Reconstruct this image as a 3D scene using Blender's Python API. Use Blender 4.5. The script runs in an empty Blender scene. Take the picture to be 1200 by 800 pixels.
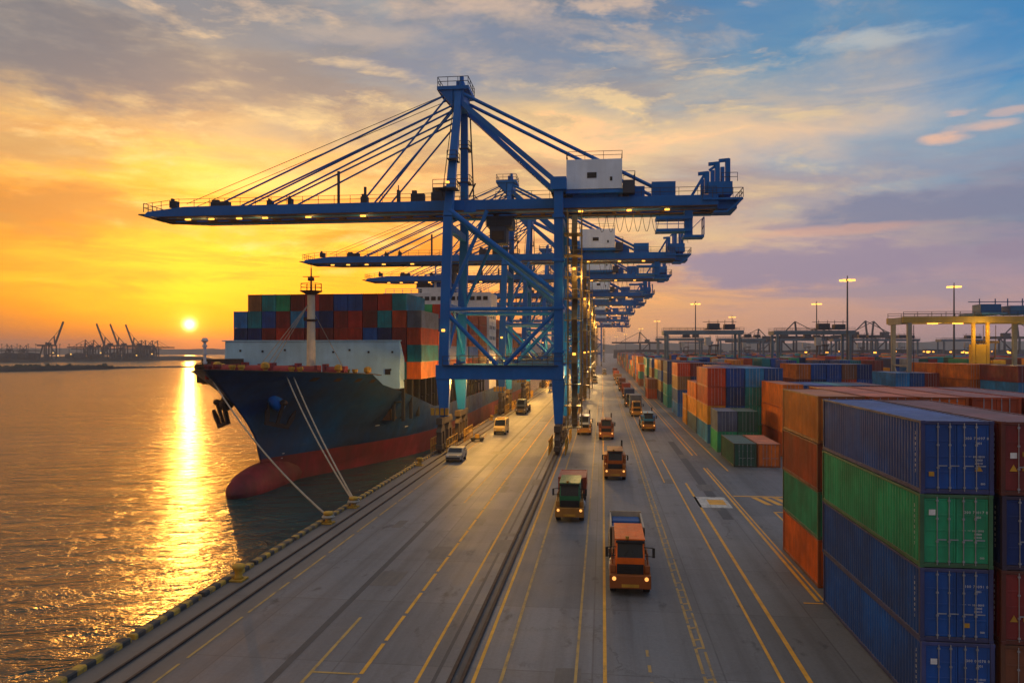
import bpy, math, random
from mathutils import Vector, Matrix
random.seed(7)
S = bpy.context.scene
COL = S.collection
R = math.radians
THETA = math.atan(106 / 900)            # the road runs along +Y; the camera looks a little to the left of it
CT, ST = math.cos(THETA), math.sin(THETA)
CAM_H = 12.9
WATER_Z = -4.6

# ------------------------------------------------------------------ nodes
def lin(c):
    return tuple((x / 255 / 12.92 if x <= 10 else ((x / 255 + 0.055) / 1.055) ** 2.4) for x in c)

class NT:
    def __init__(s, tree):
        s.t = tree; s.n = tree.nodes; s.l = tree.links
    def new(s, kind, **kw):
        n = s.n.new(kind)
        for k, v in kw.items(): setattr(n, k, v)
        return n
    def put(s, sock, val):
        if hasattr(val, 'is_linked') or isinstance(val, bpy.types.NodeSocket): s.l.new(val, sock)
        else:
            if sock.type == 'RGBA' and not isinstance(val, (int, float)) and len(val) == 3: val = (*val, 1)
            sock.default_value = val
    def m(s, op, a, b=0.0, c=None, clamp=False):
        n = s.new('ShaderNodeMath', operation=op, use_clamp=clamp)
        s.put(n.inputs[0], a); s.put(n.inputs[1], b)
        if c is not None: s.put(n.inputs[2], c)
        return n.outputs[0]
    def vm(s, op, a, b=(0, 0, 0)):
        n = s.new('ShaderNodeVectorMath', operation=op)
        s.put(n.inputs[0], a); s.put(n.inputs[1], b)
        return n.outputs['Value'] if op in ('DOT_PRODUCT', 'LENGTH') else n.outputs[0]
    def rng(s, v, a, b, c=0.0, d=1.0, smooth=False):
        n = s.new('ShaderNodeMapRange')
        if smooth: n.interpolation_type = 'SMOOTHSTEP'
        s.put(n.inputs[0], v)
        for i, x in enumerate((a, b, c, d)): s.put(n.inputs[i + 1], x)
        return n.outputs[0]
    def mix(s, f, a, b, blend='MIX'):
        n = s.new('ShaderNodeMix', data_type='RGBA', blend_type=blend)
        s.put(n.inputs[0], f); s.put(n.inputs[6], a); s.put(n.inputs[7], b)
        return n.outputs[2]
    def noise(s, vec, scale, detail=4, rough=0.55, w=None, dist=0.0):
        n = s.new('ShaderNodeTexNoise')
        if w is not None:
            n.noise_dimensions = '4D'; s.put(n.inputs['W'], w)
        s.put(n.inputs['Vector'], vec); s.put(n.inputs['Scale'], scale)
        s.put(n.inputs['Detail'], detail); s.put(n.inputs['Roughness'], rough); s.put(n.inputs['Distortion'], dist)
        return n.outputs[0]
    def xyz(s, v):
        n = s.new('ShaderNodeSeparateXYZ'); s.put(n.inputs[0], v); return n.outputs
    def comb(s, x, y, z):
        n = s.new('ShaderNodeCombineXYZ')
        for i, q in enumerate((x, y, z)): s.put(n.inputs[i], q)
        return n.outputs[0]
    def scale(s, v, k): return s.vm('MULTIPLY', v, k)
    def ramp(s, f, stops, interp='LINEAR'):
        n = s.new('ShaderNodeValToRGB'); cr = n.color_ramp; cr.interpolation = interp
        while len(cr.elements) < len(stops): cr.elements.new(0.5)
        for e, (p, c) in zip(cr.elements, sorted(stops)):
            e.position = p; e.color = (*c, 1) if len(c) == 3 else c
        s.put(n.inputs[0], f); return n.outputs[0]
    def bump(s, h, strength=0.3, dist=0.05, normal=None):
        n = s.new('ShaderNodeBump'); s.put(n.inputs['Height'], h)
        n.inputs['Strength'].default_value = strength; n.inputs['Distance'].default_value = dist
        if normal is not None: s.put(n.inputs['Normal'], normal)
        return n.outputs[0]

def new_mat(name):
    m = bpy.data.materials.new(name); m.use_nodes = True
    t = NT(m.node_tree); b = t.n['Principled BSDF']
    return m, t, b

def pos(t): return t.new('ShaderNodeNewGeometry').outputs['Position']
def objc(t): return t.new('ShaderNodeTexCoord').outputs['Object']

def paint(name, color=None, rough=0.5, metal=0.0, dirt=0.35, rust=0.12, scale=0.6, attr=None, grime=(0.05, 0.04, 0.03), bump=0.0, sky_lift=0.0, plates=False):
    """weathered paint; colour None takes the object's own colour"""
    m, t, b = new_mat(name)
    oi = t.new('ShaderNodeObjectInfo')
    if attr:
        a = t.new('ShaderNodeAttribute'); a.attribute_name = attr; base = a.outputs['Color']
    elif color is None: base = oi.outputs['Color']
    else:
        base = t.new('ShaderNodeRGB').outputs[0]; base.default_value = (*color, 1)
    w = t.m('MULTIPLY', oi.outputs['Random'], 40.0)
    c = objc(t)
    n1 = t.noise(c, scale, 5, 0.6, w)
    n2 = t.noise(t.scale(c, (3.0, 3.0, 0.35)), scale * 1.6, 5, 0.65, w)          # streaks that run down
    n3 = t.noise(c, scale * 4.5, 6, 0.7, w)
    hv = t.rng(n1, 0.3, 0.7, 1 - 0.35 * dirt, 1 + 0.3 * dirt)
    col = t.mix(1.0, base, t.comb(hv, hv, hv), 'MULTIPLY')
    fade = t.rng(n2, 0.5, 0.85, 0, 0.22 * dirt)
    col = t.mix(fade, col, t.mix(0.5, col, (0.35, 0.33, 0.3)))
    g = t.rng(t.m('MULTIPLY', n1, n2), 0.16, 0.42, 0.7 * dirt, 0.0)
    col = t.mix(g, col, grime)
    if sky_lift:                                       # skylight on upward faces, painted into the colour as a paler grey
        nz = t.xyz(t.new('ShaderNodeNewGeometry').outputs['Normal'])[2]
        col = t.mix(t.m('MULTIPLY', t.rng(nz, 0.8, 0.97), t.rng(n1, 0.25, 0.65, sky_lift * 0.6, sky_lift)), col, (0.34, 0.30, 0.29))
    r = t.rng(t.m('MULTIPLY_ADD', n2, 0.45, t.m('MULTIPLY', n3, 0.55)), 0.66 - 0.18 * rust, 0.74 - 0.1 * rust, 0, min(1, rust * 4))
    col = t.mix(r, col, (0.13, 0.045, 0.018))
    if plates:                                     # welded plating, slightly dished between the frames
        cx, cy, cz = t.xyz(c)
        br = t.new('ShaderNodeTexBrick'); t.put(br.inputs['Vector'], t.comb(cy, cz, 0)); br.inputs['Scale'].default_value = 1.0
        br.inputs['Brick Width'].default_value = 7.5; br.inputs['Row Height'].default_value = 2.3; br.inputs['Mortar Size'].default_value = 0.025
        br.inputs['Color1'].default_value = (0.9, 0.9, 0.9, 1); br.inputs['Color2'].default_value = (1.12, 1.12, 1.12, 1); br.inputs['Mortar'].default_value = (0.75, 0.75, 0.75, 1)
        col = t.mix(0.8, col, br.outputs[0], 'MULTIPLY')
        sc = t.rng(t.noise(t.scale(c, (0.6, 0.16, 0.9)), 1.0, 6, 0.7, 3.0), 0.60, 0.72, 0, 0.4); col = t.mix(sc, col, (0.10, 0.15, 0.17))
        dish = t.noise(t.scale(c, (0.4, 0.5, 0.45)), 1.0, 2, 0.4, 1.0)
        t.put(b.inputs['Normal'], t.bump(t.m('ADD', t.m('MULTIPLY', br.outputs['Fac'], -0.15), dish), 0.35, 0.12))
    t.put(b.inputs['Base Color'], col)
    t.put(b.inputs['Roughness'], t.rng(n3, 0.3, 0.7, rough - 0.1, rough + 0.18))
    b.inputs['Metallic'].default_value = metal; b.inputs['Specular IOR Level'].default_value = 0.28
    if bump: t.put(b.inputs['Normal'], t.bump(n3, bump, 0.02))
    return m

def emit(name, col, strength):
    m, t, b = new_mat(name)
    b.inputs['Base Color'].default_value = (*col, 1)
    b.inputs['Emission Color'].default_value = (*col, 1); b.inputs['Emission Strength'].default_value = strength
    return m

M = {}
M['container'] = paint('container_paint', None, 0.5, 0, 0.65, 0.2, 0.45, sky_lift=0.32, bump=0.12)
M['vehicle'] = paint('vehicle_paint', None, 0.38, 0, 0.3, 0.05, 0.9)
M['far_container'] = paint('far_container_paint', None, 0.6, 0, 0.4, 0.1, 0.3, attr='tint')
M['rod'] = paint('galvanised_rod', (0.42, 0.42, 0.43), 0.42, 0.5, 0.4, 0.08, 3)
M['crane'] = paint('crane_blue_paint', (0.002, 0.135, 0.46), 0.45, 0, 0.3, 0.08, 0.25, grime=(0.01, 0.03, 0.07))
M['crane_dark'] = paint('crane_dark_steel', (0.045, 0.055, 0.08), 0.55, 0.2, 0.4, 0.12, 0.5)
M['cable'] = paint('steel_cable', (0.035, 0.04, 0.06), 0.6, 0.3, 0.2, 0.1, 0.5)
M['house'] = paint('machinery_house_panel', (0.70, 0.80, 0.90), 0.5, 0, 0.25, 0.04, 0.3)
M['glass'] = paint('dark_window_glass', (0.012, 0.017, 0.024), 0.1, 0, 0.1, 0.0, 1)
M['yellow'] = paint('safety_yellow_paint', (0.62, 0.33, 0.03), 0.55, 0, 0.55, 0.16, 0.8)
M['black'] = paint('black_rubber', (0.018, 0.018, 0.02), 0.75, 0, 0.5, 0.0, 2)
M['stair'] = paint('stair_steel', (0.26, 0.19, 0.08), 0.6, 0.1, 0.5, 0.15, 0.8)
M['orange'] = paint('bogie_dark_paint', (0.10, 0.07, 0.045), 0.55, 0, 0.7, 0.25, 0.9)
M['hull'] = paint('hull_blue_paint', (0.003, 0.062, 0.20), 0.45, 0, 0.75, 0.16, 0.14, plates=True)
M['boot'] = paint('antifouling_red', (0.22, 0.02, 0.034), 0.68, 0, 0.85, 0.2, 0.16)
M['pale_blue'] = paint('pale_blue_steel', (0.36, 0.64, 0.84), 0.55, 0, 0.35, 0.07, 0.2)
M['white'] = paint('white_steel', (0.72, 0.7, 0.68), 0.5, 0, 0.35, 0.06, 0.25)
M['cream'] = paint('cream_mast_paint', (0.72, 0.6, 0.4), 0.5, 0, 0.3, 0.05, 0.5)
M['deck'] = paint('deck_red_oxide', (0.34, 0.045, 0.04), 0.7, 0, 0.6, 0.2, 0.3)
M['rust_steel'] = paint('rusty_steel', (0.085, 0.05, 0.035), 0.7, 0.2, 0.6, 0.4, 0.8)
M['rope'] = paint('mooring_rope_fibre', (0.42, 0.36, 0.27), 0.9, 0, 0.5, 0.0, 4)
M['rtg'] = paint('gantry_paint', None, 0.5, 0, 0.35, 0.08, 0.4)
M['mast'] = paint('mast_steel', (0.10, 0.11, 0.12), 0.5, 0.4, 0.3, 0.05, 0.3)
M['far_steel'] = paint('far_steel', (0.03, 0.035, 0.045), 0.8, 0, 0.3, 0.1, 0.05)
M['shore'] = paint('shore_earth', (0.035, 0.035, 0.03), 0.95, 0, 0.6, 0.0, 0.02)
M['leaf'] = paint('dark_foliage', (0.035, 0.045, 0.02), 0.9, 0, 0.5, 0.0, 0.2)
M['marking'] = paint('white_marking', (0.75, 0.75, 0.72), 0.6, 0, 0.4, 0.03, 5)
M['concrete'] = paint('quay_wall_concrete', (0.2, 0.19, 0.17), 0.85, 0, 0.7, 0.08, 0.4)
M['lamp'] = emit('sodium_lamp', (1.0, 0.40, 0.05), 2.6)
M['mast_lamp'] = emit('mast_lamp', (1.0, 0.52, 0.10), 2.0)
M['headlight'] = emit('headlight_lens', (1.0, 0.44, 0.10), 1.15)

# concrete apron
def ground_mat():
    m, t, b = new_mat('apron_concrete')
    p = pos(t); x, y, z = t.xyz(p)
    n1 = t.noise(p, 0.05, 6, 0.6); n2 = t.noise(p, 0.45, 6, 0.65); n3 = t.noise(p, 6.0, 6, 0.7)
    tr = t.noise(t.scale(p, (0.9, 0.018, 1)), 1.0, 5, 0.6)                        # tyre wear along the lanes
    base = t.mix(t.rng(n1, 0.3, 0.7), (0.118, 0.121, 0.129), (0.176, 0.181, 0.191))
    base = t.mix(t.rng(tr, 0.44, 0.66, 0, 0.62), base, (0.075, 0.072, 0.073))
    base = t.mix(t.rng(n2, 0.58, 0.78, 0, 0.55), base, (0.07, 0.067, 0.066))
    base = t.mix(t.rng(n2, 0.2, 0.4, 0.35, 0), base, (0.25, 0.24, 0.225))
    hv = t.rng(n3, 0.25, 0.75, 0.82, 1.16); base = t.mix(1.0, base, t.comb(hv, hv, hv), 'MULTIPLY')
    # every slab of concrete a little different
    sx, sy = t.m('FLOOR', t.m('DIVIDE', t.m('ADD', x, 5.6), 5.2)), t.m('FLOOR', t.m('DIVIDE', y, 7.7))
    wn = t.new('ShaderNodeTexWhiteNoise', noise_dimensions='2D'); t.put(wn.inputs['Vector'], t.comb(sx, sy, 0))
    sv = t.rng(wn.outputs[0], 0, 1, 0.87, 1.12); base = t.mix(1.0, base, t.comb(sv, sv, sv), 'MULTIPLY')
    fx = t.m('ABSOLUTE', t.m('SUBTRACT', t.m('FRACT', t.m('DIVIDE', t.m('ADD', x, 5.6), 5.2)), 0.5))
    fy = t.m('ABSOLUTE', t.m('SUBTRACT', t.m('FRACT', t.m('DIVIDE', y, 7.7)), 0.5))
    j = t.m('MAXIMUM', t.rng(fx, 0.491, 0.496), t.rng(fy, 0.4945, 0.4975))
    base = t.mix(t.m('MULTIPLY', j, t.rng(n2, 0.3, 0.7, 0.2, 0.9)), base, (0.045, 0.043, 0.043))
    vo = t.new('ShaderNodeTexVoronoi', feature='DISTANCE_TO_EDGE'); t.put(vo.inputs['Scale'], 0.16)
    t.put(vo.inputs['Vector'], t.vm('ADD', p, t.scale(t.comb(n2, n3, 0), (2.4, 2.4, 0))))
    cr = t.m('MULTIPLY', t.rng(vo.outputs['Distance'], 0.0, 0.010, 1, 0), t.rng(n1, 0.40, 0.58, 0, 0.85))
    base = t.mix(cr, base, (0.04, 0.04, 0.04))
    spot = t.rng(t.noise(t.scale(p, (1, 0.45, 1)), 0.8, 5, 0.6), 0.62, 0.70, 0, 0.75)                    # oil
    base = t.mix(spot, base, (0.035, 0.034, 0.036))
    # worn brownish strip by the edge of the quay
    ed = t.m('MULTIPLY', t.rng(x, -16.9, -17.3), 0.55)
    base = t.mix(ed, base, t.mix(t.rng(n2, 0.3, 0.7), (0.17, 0.125, 0.085), (0.07, 0.055, 0.045)))
    t.put(b.inputs['Base Color'], base)
    t.put(b.inputs['Roughness'], t.rng(n2, 0.3, 0.7, 0.62, 0.5))
    t.put(b.inputs['Normal'], t.bump(t.m('MULTIPLY_ADD', n3, 0.4, n2), 0.35, 0.02))
    return m
M['ground'] = ground_mat()

def line_mat(name, col, wear=0.5):
    m, t, b = new_mat(name)
    p = pos(t)
    n = t.noise(p, 1.1, 6, 0.7); n2 = t.noise(t.scale(p, (3, 0.25, 1)), 1.0, 5, 0.7)
    base = t.mix(t.rng(n, 0.3, 0.75), col, tuple(c * 0.55 for c in col))
    k = t.rng(t.m('MULTIPLY_ADD', n, 0.5, t.m('MULTIPLY', n2, 0.5)), 0.62 - 0.22 * wear, 0.74 - 0.22 * wear)
    base = t.mix(k, base, (0.12, 0.11, 0.10))
    t.put(b.inputs['Base Color'], base); b.inputs['Roughness'].default_value = 0.6
    return m
M['line'] = line_mat('yellow_road_paint', (0.85, 0.41, 0.03), 0.2)
M['line_faint'] = line_mat('worn_yellow_road_paint', (0.5, 0.31, 0.08), 0.5)
M['line_white'] = line_mat('white_road_paint', (0.62, 0.6, 0.54), 0.5)
M['patch'] = line_mat('asphalt_patch', (0.055, 0.06, 0.068), 0.2)

def stripe_mat():
    m, t, b = new_mat('yellow_black_kerb')
    p = pos(t); x, y, z = t.xyz(p)
    n = t.noise(p, 2.5, 6, 0.7); n1 = t.noise(p, 0.12, 3)
    f = t.m('GREATER_THAN', t.m('FRACT', t.m('DIVIDE', y, 1.15)), 0.5)
    c = t.mix(f, (0.03, 0.028, 0.025), (0.6, 0.33, 0.03))
    c = t.mix(t.rng(n, 0.42, 0.62, 0, 0.85), c, (0.08, 0.065, 0.05))
    c = t.mix(t.rng(n1, 0.5, 0.62, 0, 0.7), c, (0.13, 0.09, 0.055))
    t.put(b.inputs['Base Color'], c); b.inputs['Roughness'].default_value = 0.75
    t.put(b.inputs['Normal'], t.bump(n, 0.5, 0.03))
    return m
M['stripe'] = stripe_mat()

def water_mat():
    m, t, b = new_mat('harbour_water')
    p = pos(t)
    rot = t.new('ShaderNodeVectorRotate', rotation_type='Z_AXIS'); t.put(rot.inputs['Vector'], p); rot.inputs['Angle'].default_value = R(-22)
    q = rot.outputs[0]
    a = t.noise(t.scale(q, (0.09, 0.2, 1)), 1.0, 2, 0.5, dist=0.4)
    def crest(n): return t.m('SUBTRACT', 1.0, t.m('MULTIPLY', t.m('ABSOLUTE', t.m('SUBTRACT', n, 0.5)), 3.0))
    c = crest(t.noise(t.scale(q, (0.17, 0.40, 1)), 1.0, 5, 0.58, dist=0.9))
    d = crest(t.noise(t.scale(p, (0.9, 1.6, 1)), 1.0, 3, 0.6, dist=0.6))
    h = t.m('ADD', t.m('MULTIPLY', a, 2.2), t.m('ADD', t.m('MULTIPLY', c, 1.05), t.m('MULTIPLY', d, 0.26)))
    calm = t.rng(t.noise(t.scale(p, (0.012, 0.03, 1)), 1.0, 4, 0.6), 0.35, 0.65, 0.7, 1.15)
    b.inputs['Base Color'].default_value = (0.006, 0.062, 0.064, 1)
    b.inputs['Roughness'].default_value = 0.20
    b.inputs['IOR'].default_value = 1.42
    t.put(b.inputs['Normal'], t.bump(t.m('MULTIPLY', h, calm), 1.0, 1.45))
    return m
M['water'] = water_mat()

# ------------------------------------------------------------------ mesh builder
class MB:
    def __init__(s): s.v = []; s.f = []; s.mi = []
    def add(s, vs, fs, mi=0):
        o = len(s.v); s.v += [tuple(v) for v in vs]
        s.f += [tuple(i + o for i in f) for f in fs]; s.mi += [mi] * len(fs)
        return s
    def hexa(s, p, mi=0):
        """eight corners: bottom ring then top ring"""
        return s.add(p, [(3, 2, 1, 0), (4, 5, 6, 7), (0, 1, 5, 4), (1, 2, 6, 5), (2, 3, 7, 6), (3, 0, 4, 7)], mi)
    def box(s, x0, x1, y0, y1, z0, z1, mi=0):
        return s.hexa([(x0, y0, z0), (x1, y0, z0), (x1, y1, z0), (x0, y1, z0), (x0, y0, z1), (x1, y0, z1), (x1, y1, z1), (x0, y1, z1)], mi)
    def bar(s, p, q, w, h=None, w1=None, h1=None, mi=0):
        """rectangular beam from p to q, w across (horizontal), h in the other direction"""
        h = w if h is None else h; w1 = w if w1 is None else w1; h1 = h if h1 is None else h1
        p, q = Vector(p), Vector(q); d = (q - p).normalized()
        up = Vector((0, 0, 1)) if abs(d.z) < 0.93 else Vector((0, 1, 0))
        a = d.cross(up).normalized(); b = a.cross(d).normalized()
        P = [p - a * w / 2 - b * h / 2, p + a * w / 2 - b * h / 2, p + a * w / 2 + b * h / 2, p - a * w / 2 + b * h / 2]
        Q = [q - a * w1 / 2 - b * h1 / 2, q + a * w1 / 2 - b * h1 / 2, q + a * w1 / 2 + b * h1 / 2, q - a * w1 / 2 + b * h1 / 2]
        return s.hexa(P + Q, mi)
    def cyl(s, p, q, r, r1=None, n=8, mi=0):
        r1 = r if r1 is None else r1
        p, q = Vector(p), Vector(q); d = (q - p).normalized()
        up = Vector((0, 0, 1)) if abs(d.z) < 0.93 else Vector((1, 0, 0))
        a = d.cross(up).normalized(); b = a.cross(d)
        vs = []
        for c, rr in ((p, r), (q, r1)):
            for i in range(n):
                t = 2 * math.pi * i / n; vs.append(c + a * rr * math.cos(t) + b * rr * math.sin(t))
        fs = [(i, (i + 1) % n, n + (i + 1) % n, n + i) for i in range(n)] + [tuple(range(n))[::-1], tuple(range(n, 2 * n))]
        return s.add(vs, fs, mi)
    def path(s, pts, r, n=6, mi=0):
        for a, b in zip(pts, pts[1:]): s.cyl(a, b, r, r, n, mi)
        return s
    def lathe(s, prof, c=(0, 0, 0), n=12, mi=0):
        vs = []
        for r, z in prof:
            for i in range(n):
                t = 2 * math.pi * i / n; vs.append((c[0] + r * math.cos(t), c[1] + r * math.sin(t), c[2] + z))
        fs = []
        for j in range(len(prof) - 1):
            for i in range(n):
                fs.append((j * n + i, j * n + (i + 1) % n, (j + 1) * n + (i + 1) % n, (j + 1) * n + i))
        fs.append(tuple(range(n))[::-1]); fs.append(tuple(range((len(prof) - 1) * n, len(prof) * n)))
        return s.add(vs, fs, mi)
    def prism(s, poly, axis, a0, a1, mi=0):
        """outline in the two other axes, thick along axis"""
        def pt(u, v, a): return (a, u, v) if axis == 'x' else ((u, a, v) if axis == 'y' else (u, v, a))
        n = len(poly); vs = [pt(u, v, a0) for u, v in poly] + [pt(u, v, a1) for u, v in poly]
        fs = [tuple(range(n)), tuple(range(n, 2 * n))[::-1]] + [(i, n + i, n + (i + 1) % n, (i + 1) % n) for i in range(n)]
        return s.add(vs, fs, mi)
    def railing(s, pts, h=1.1, step=2.0, r=0.035, mi=0):
        for a, b in zip(pts, pts[1:]):
            a, b = Vector(a), Vector(b); L = (b - a).length; k = max(1, int(L / step))
            for i in range(k + 1):
                c = a.lerp(b, i / k); s.bar(c, c + Vector((0, 0, h)), 2 * r, 2 * r)
            for q in (h, h * 0.5):
                s.bar(a + Vector((0, 0, q)), b + Vector((0, 0, q)), 2 * r, 2 * r)
        return s
    def mesh(s, name, mats):
        me = bpy.data.meshes.new(name); me.from_pydata(s.v, [], s.f)
        for m in (mats if isinstance(mats, (list, tuple)) else [mats]): me.materials.append(m)
        if any(s.mi): me.polygons.foreach_set('material_index', s.mi)
        me.update()
        import bmesh
        bm = bmesh.new(); bm.from_mesh(me); bmesh.ops.recalc_face_normals(bm, faces=bm.faces); bm.to_mesh(me); bm.free()
        return me
    def build(s, name, mats, parent=None, loc=(0, 0, 0), color=None, smooth=False, bevel=0):
        return link(name, s.mesh(name, mats), parent, loc, color, smooth, bevel)

def link(name, me, parent=None, loc=(0, 0, 0), color=None, smooth=False, bevel=0):
    o = bpy.data.objects.new(name, me); COL.objects.link(o)
    o.location = loc
    if parent: o.parent = parent
    if color: o.color = (*color, 1)
    if smooth:
        me.polygons.foreach_set('use_smooth', [True] * len(me.polygons)); me.update()
    if bevel:
        b = o.modifiers.new('bevel', 'BEVEL'); b.width = bevel; b.segments = 2; b.limit_method = 'ANGLE'
    return o

def tag(o, label=None, cat=None, group=None, kind=None):
    for k, v in (('label', label), ('category', cat), ('group', group), ('kind', kind)):
        if v: o[k] = v
    return o
def empty(name, loc, label=None, cat=None, group=None, rz=0):
    o = bpy.data.objects.new(name, None); COL.objects.link(o)
    o.location = loc; o.rotation_euler = (0, 0, rz); o.empty_display_size = 0.3
    return tag(o, label, cat, group)
def copy_tree(o, parent=None, skip=()):
    c = o.copy(); COL.objects.link(c); c.parent = parent
    for ch in list(o.children):
        if ch.name.split('.')[0] in skip: continue
        copy_tree(ch, c, skip)
    return c
def recolor(o, c):
    for ch in o.children: ch.color = (*c, 1); recolor(ch, c)
def structure(mb, name, mat, kind='structure', **kw):
    return tag(mb.build(name, mat, **kw), kind=kind)

def ground_pt(u, v):
    """the point of the quay that lies at this spot of a 1200 x 800 plan of the view"""
    D = CAM_H * 900 / (v - 410); r = (u - 600) / 900
    return D * (r * CT - ST), D * (CT + r * ST)

# ------------------------------------------------------------------ camera
cam = bpy.data.objects.new('camera', bpy.data.cameras.new('camera')); COL.objects.link(cam)
cam.location = (0, 0, CAM_H); cam.rotation_euler = (R(90), 0, THETA)
cam.data.sensor_width = 36; cam.data.lens = 27; cam.data.shift_y = 10 / 1200
cam.data.clip_start = 0.5; cam.data.clip_end = 20000
S.camera = cam

# ------------------------------------------------------------------ sky and sun
def px_dir(u, v):
    a = math.atan((u - 600) / 900); e = math.atan((410 - v) / math.hypot(900, u - 600))
    return a, e
sa, se = px_dir(222, 380)
SUN_AZ = sa; SUN_EL = se
f_ = Vector((-ST, CT, 0)); r_ = Vector((CT, ST, 0))
SUN = (f_ * math.cos(sa) + r_ * math.sin(sa)) * math.cos(se) + Vector((0, 0, math.sin(se)))

def make_world():
    w = bpy.data.worlds.new('World'); S.world = w; w.use_nodes = True
    t = NT(w.node_tree)
    for n in list(t.n): t.n.remove(n)
    d = t.new('ShaderNodeTexCoord').outputs['Generated']
    x, y, z = t.xyz(d)
    az = t.m('MULTIPLY', t.m('ARCTAN2', t.vm('DOT_PRODUCT', d, tuple(r_)), t.vm('DOT_PRODUCT', d, tuple(f_))), 180 / math.pi)
    el = t.m('MULTIPLY', t.m('ARCSINE', z), 180 / math.pi)
    ang0 = t.m('POWER', t.m('ADD', t.m('POWER', t.m('ABSOLUTE', t.m('SUBTRACT', az, math.degrees(SUN_AZ))), 2.0), t.m('POWER', t.m('ABSOLUTE', t.m('MULTIPLY', t.m('SUBTRACT', el, math.degrees(SUN_EL)), 1.6)), 2.0)), 0.5)
    # flat cloud deck seen in perspective
    k = t.m('DIVIDE', 1.0, t.m('ADD', t.m('MAXIMUM', z, 0.0), 0.10))
    px, py = t.m('MULTIPLY', t.vm('DOT_PRODUCT', d, tuple(r_)), k), t.m('MULTIPLY', t.vm('DOT_PRODUCT', d, tuple(f_)), k)
    P = t.comb(px, py, 0)
    rot = t.new('ShaderNodeVectorRotate', rotation_type='Z_AXIS'); t.put(rot.inputs['Vector'], P); rot.inputs['Angle'].default_value = R(28)
    Q = rot.outputs[0]
    w1 = t.noise(t.scale(P, (0.55, 0.7, 1)), 1.0, 6, 0.6, dist=0.6)
    w2 = t.noise(t.scale(t.vm('ADD', P, (7.3, 2.1, 0)), (0.8, 0.9, 1)), 1.0, 6, 0.6, dist=0.6)
    st = t.noise(t.scale(Q, (0.6, 1.5, 1)), 1.5, 10, 0.66, dist=0.7)
    st2 = t.noise(t.comb(t.m('MULTIPLY', az, 0.035), t.m('MULTIPLY', el, 0.21), 0.0), 1.6, 7, 0.6, dist=0.7)
    amp = t.rng(el, 0.5, 10, 0.12, 1.0)
    el2 = t.m('ADD', el, t.m('MULTIPLY', amp, t.m('ADD', t.m('MULTIPLY', t.m('SUBTRACT', w1, 0.5), 9.0), t.m('MULTIPLY', t.m('SUBTRACT', st2, 0.5), 8.0))))
    az2 = t.m('ADD', az, t.m('MULTIPLY', amp, t.m('MULTIPLY', t.m('SUBTRACT', w2, 0.5), 26.0)))
    cols = [
        (-600, [(410, (170, 120, 95)), (300, (190, 140, 95)), (100, (150, 140, 130)), (-300, (105, 120, 140)), (-320, (178, 150, 108)), (-800, (206, 170, 112)), (-3000, (186, 184, 184))]),
        (0, [(410, (150, 92, 58)), (385, (176, 108, 62)), (350, (214, 132, 58)), (305, (246, 160, 42)), (262, (205, 135, 52)), (200, (238, 176, 84)), (130, (208, 170, 116)), (50, (132, 130, 128)), (-60, (112, 122, 134)), (-320, (178, 150, 108)), (-800, (206, 170, 112)), (-3000, (186, 184, 184))]),
        (220, [(410, (226, 112, 38)), (385, (246, 146, 34)), (345, (255, 186, 24)), (300, (255, 188, 30)), (255, (255, 205, 64)), (212, (255, 214, 108)), (160, (226, 184, 124)), (105, (178, 158, 132)), (50, (126, 128, 132)), (-80, (108, 122, 138)), (-320, (178, 150, 108)), (-800, (206, 170, 112)), (-3000, (186, 184, 184))]),
        (430, [(410, (232, 136, 52)), (345, (252, 172, 44)), (290, (255, 206, 82)), (235, (250, 200, 110)), (180, (234, 192, 124)), (120, (168, 154, 140)), (60, (136, 140, 146)), (0, (140, 145, 150)), (-100, (98, 120, 146)), (-320, (178, 150, 108)), (-800, (206, 170, 112)), (-3000, (186, 184, 184))]),
        (650, [(410, (226, 158, 104)), (345, (244, 180, 102)), (280, (240, 194, 128)), (210, (244, 208, 148)), (155, (238, 198, 142)), (115, (176, 162, 146)), (60, (116, 134, 156)), (0, (92, 124, 156)), (-120, (80, 116, 156)), (-700, (160, 170, 188)), (-3000, (172, 184, 204))]),
        (900, [(410, (196, 150, 130)), (350, (204, 158, 134)), (305, (168, 146, 154)), (262, (196, 168, 148)), (212, (158, 160, 166)), (165, (220, 186, 154)), (130, (176, 164, 154)), (75, (102, 138, 166)), (0, (72, 124, 168)), (-120, (66, 112, 160)), (-700, (160, 170, 188)), (-3000, (172, 184, 204))]),
        (1200, [(410, (160, 134, 140)), (350, (166, 140, 150)), (300, (152, 132, 150)), (245, (112, 120, 146)), (195, (122, 144, 168)), (140, (104, 146, 178)), (70, (64, 128, 178)), (0, (58, 120, 172)), (-120, (58, 108, 160)), (-700, (160, 170, 188)), (-3000, (172, 184, 204))]),
        (3500, [(410, (74, 92, 128)), (300, (76, 106, 150)), (0, (86, 128, 178)), (-700, (152, 172, 202)), (-3000, (170, 184, 206))]),
    ]
    res = None; prev = None
    e01 = t.rng(el2, -3.0, 60.0)
    for u, stops in cols:
        a = math.degrees(math.atan((u - 600) / 900))
        rr = []
        for v, c in stops:
            e = math.degrees(math.atan((410 - v) / math.hypot(900, min(u, 1300) - 600)))
            rr.append((max(0, min(1, (e + 3) / 63)), lin(c)))
        c = t.ramp(e01, rr)
        res = c if res is None else t.mix(t.rng(az2, prev, a), res, c)
        prev = a
    # broken cloud: grey-blue bodies, edges lit from the side of the sun
    def cl(da, de, sc, off):
        return t.noise(t.comb(t.m('MULTIPLY_ADD', az, 0.034 * sc, off + da * 0.034 * sc), t.m('MULTIPLY_ADD', el, 0.105 * sc, off + de * 0.105 * sc), off), 1.0, 10, 0.62, dist=0.25)
    warm = t.rng(az, 34, -12)
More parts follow.
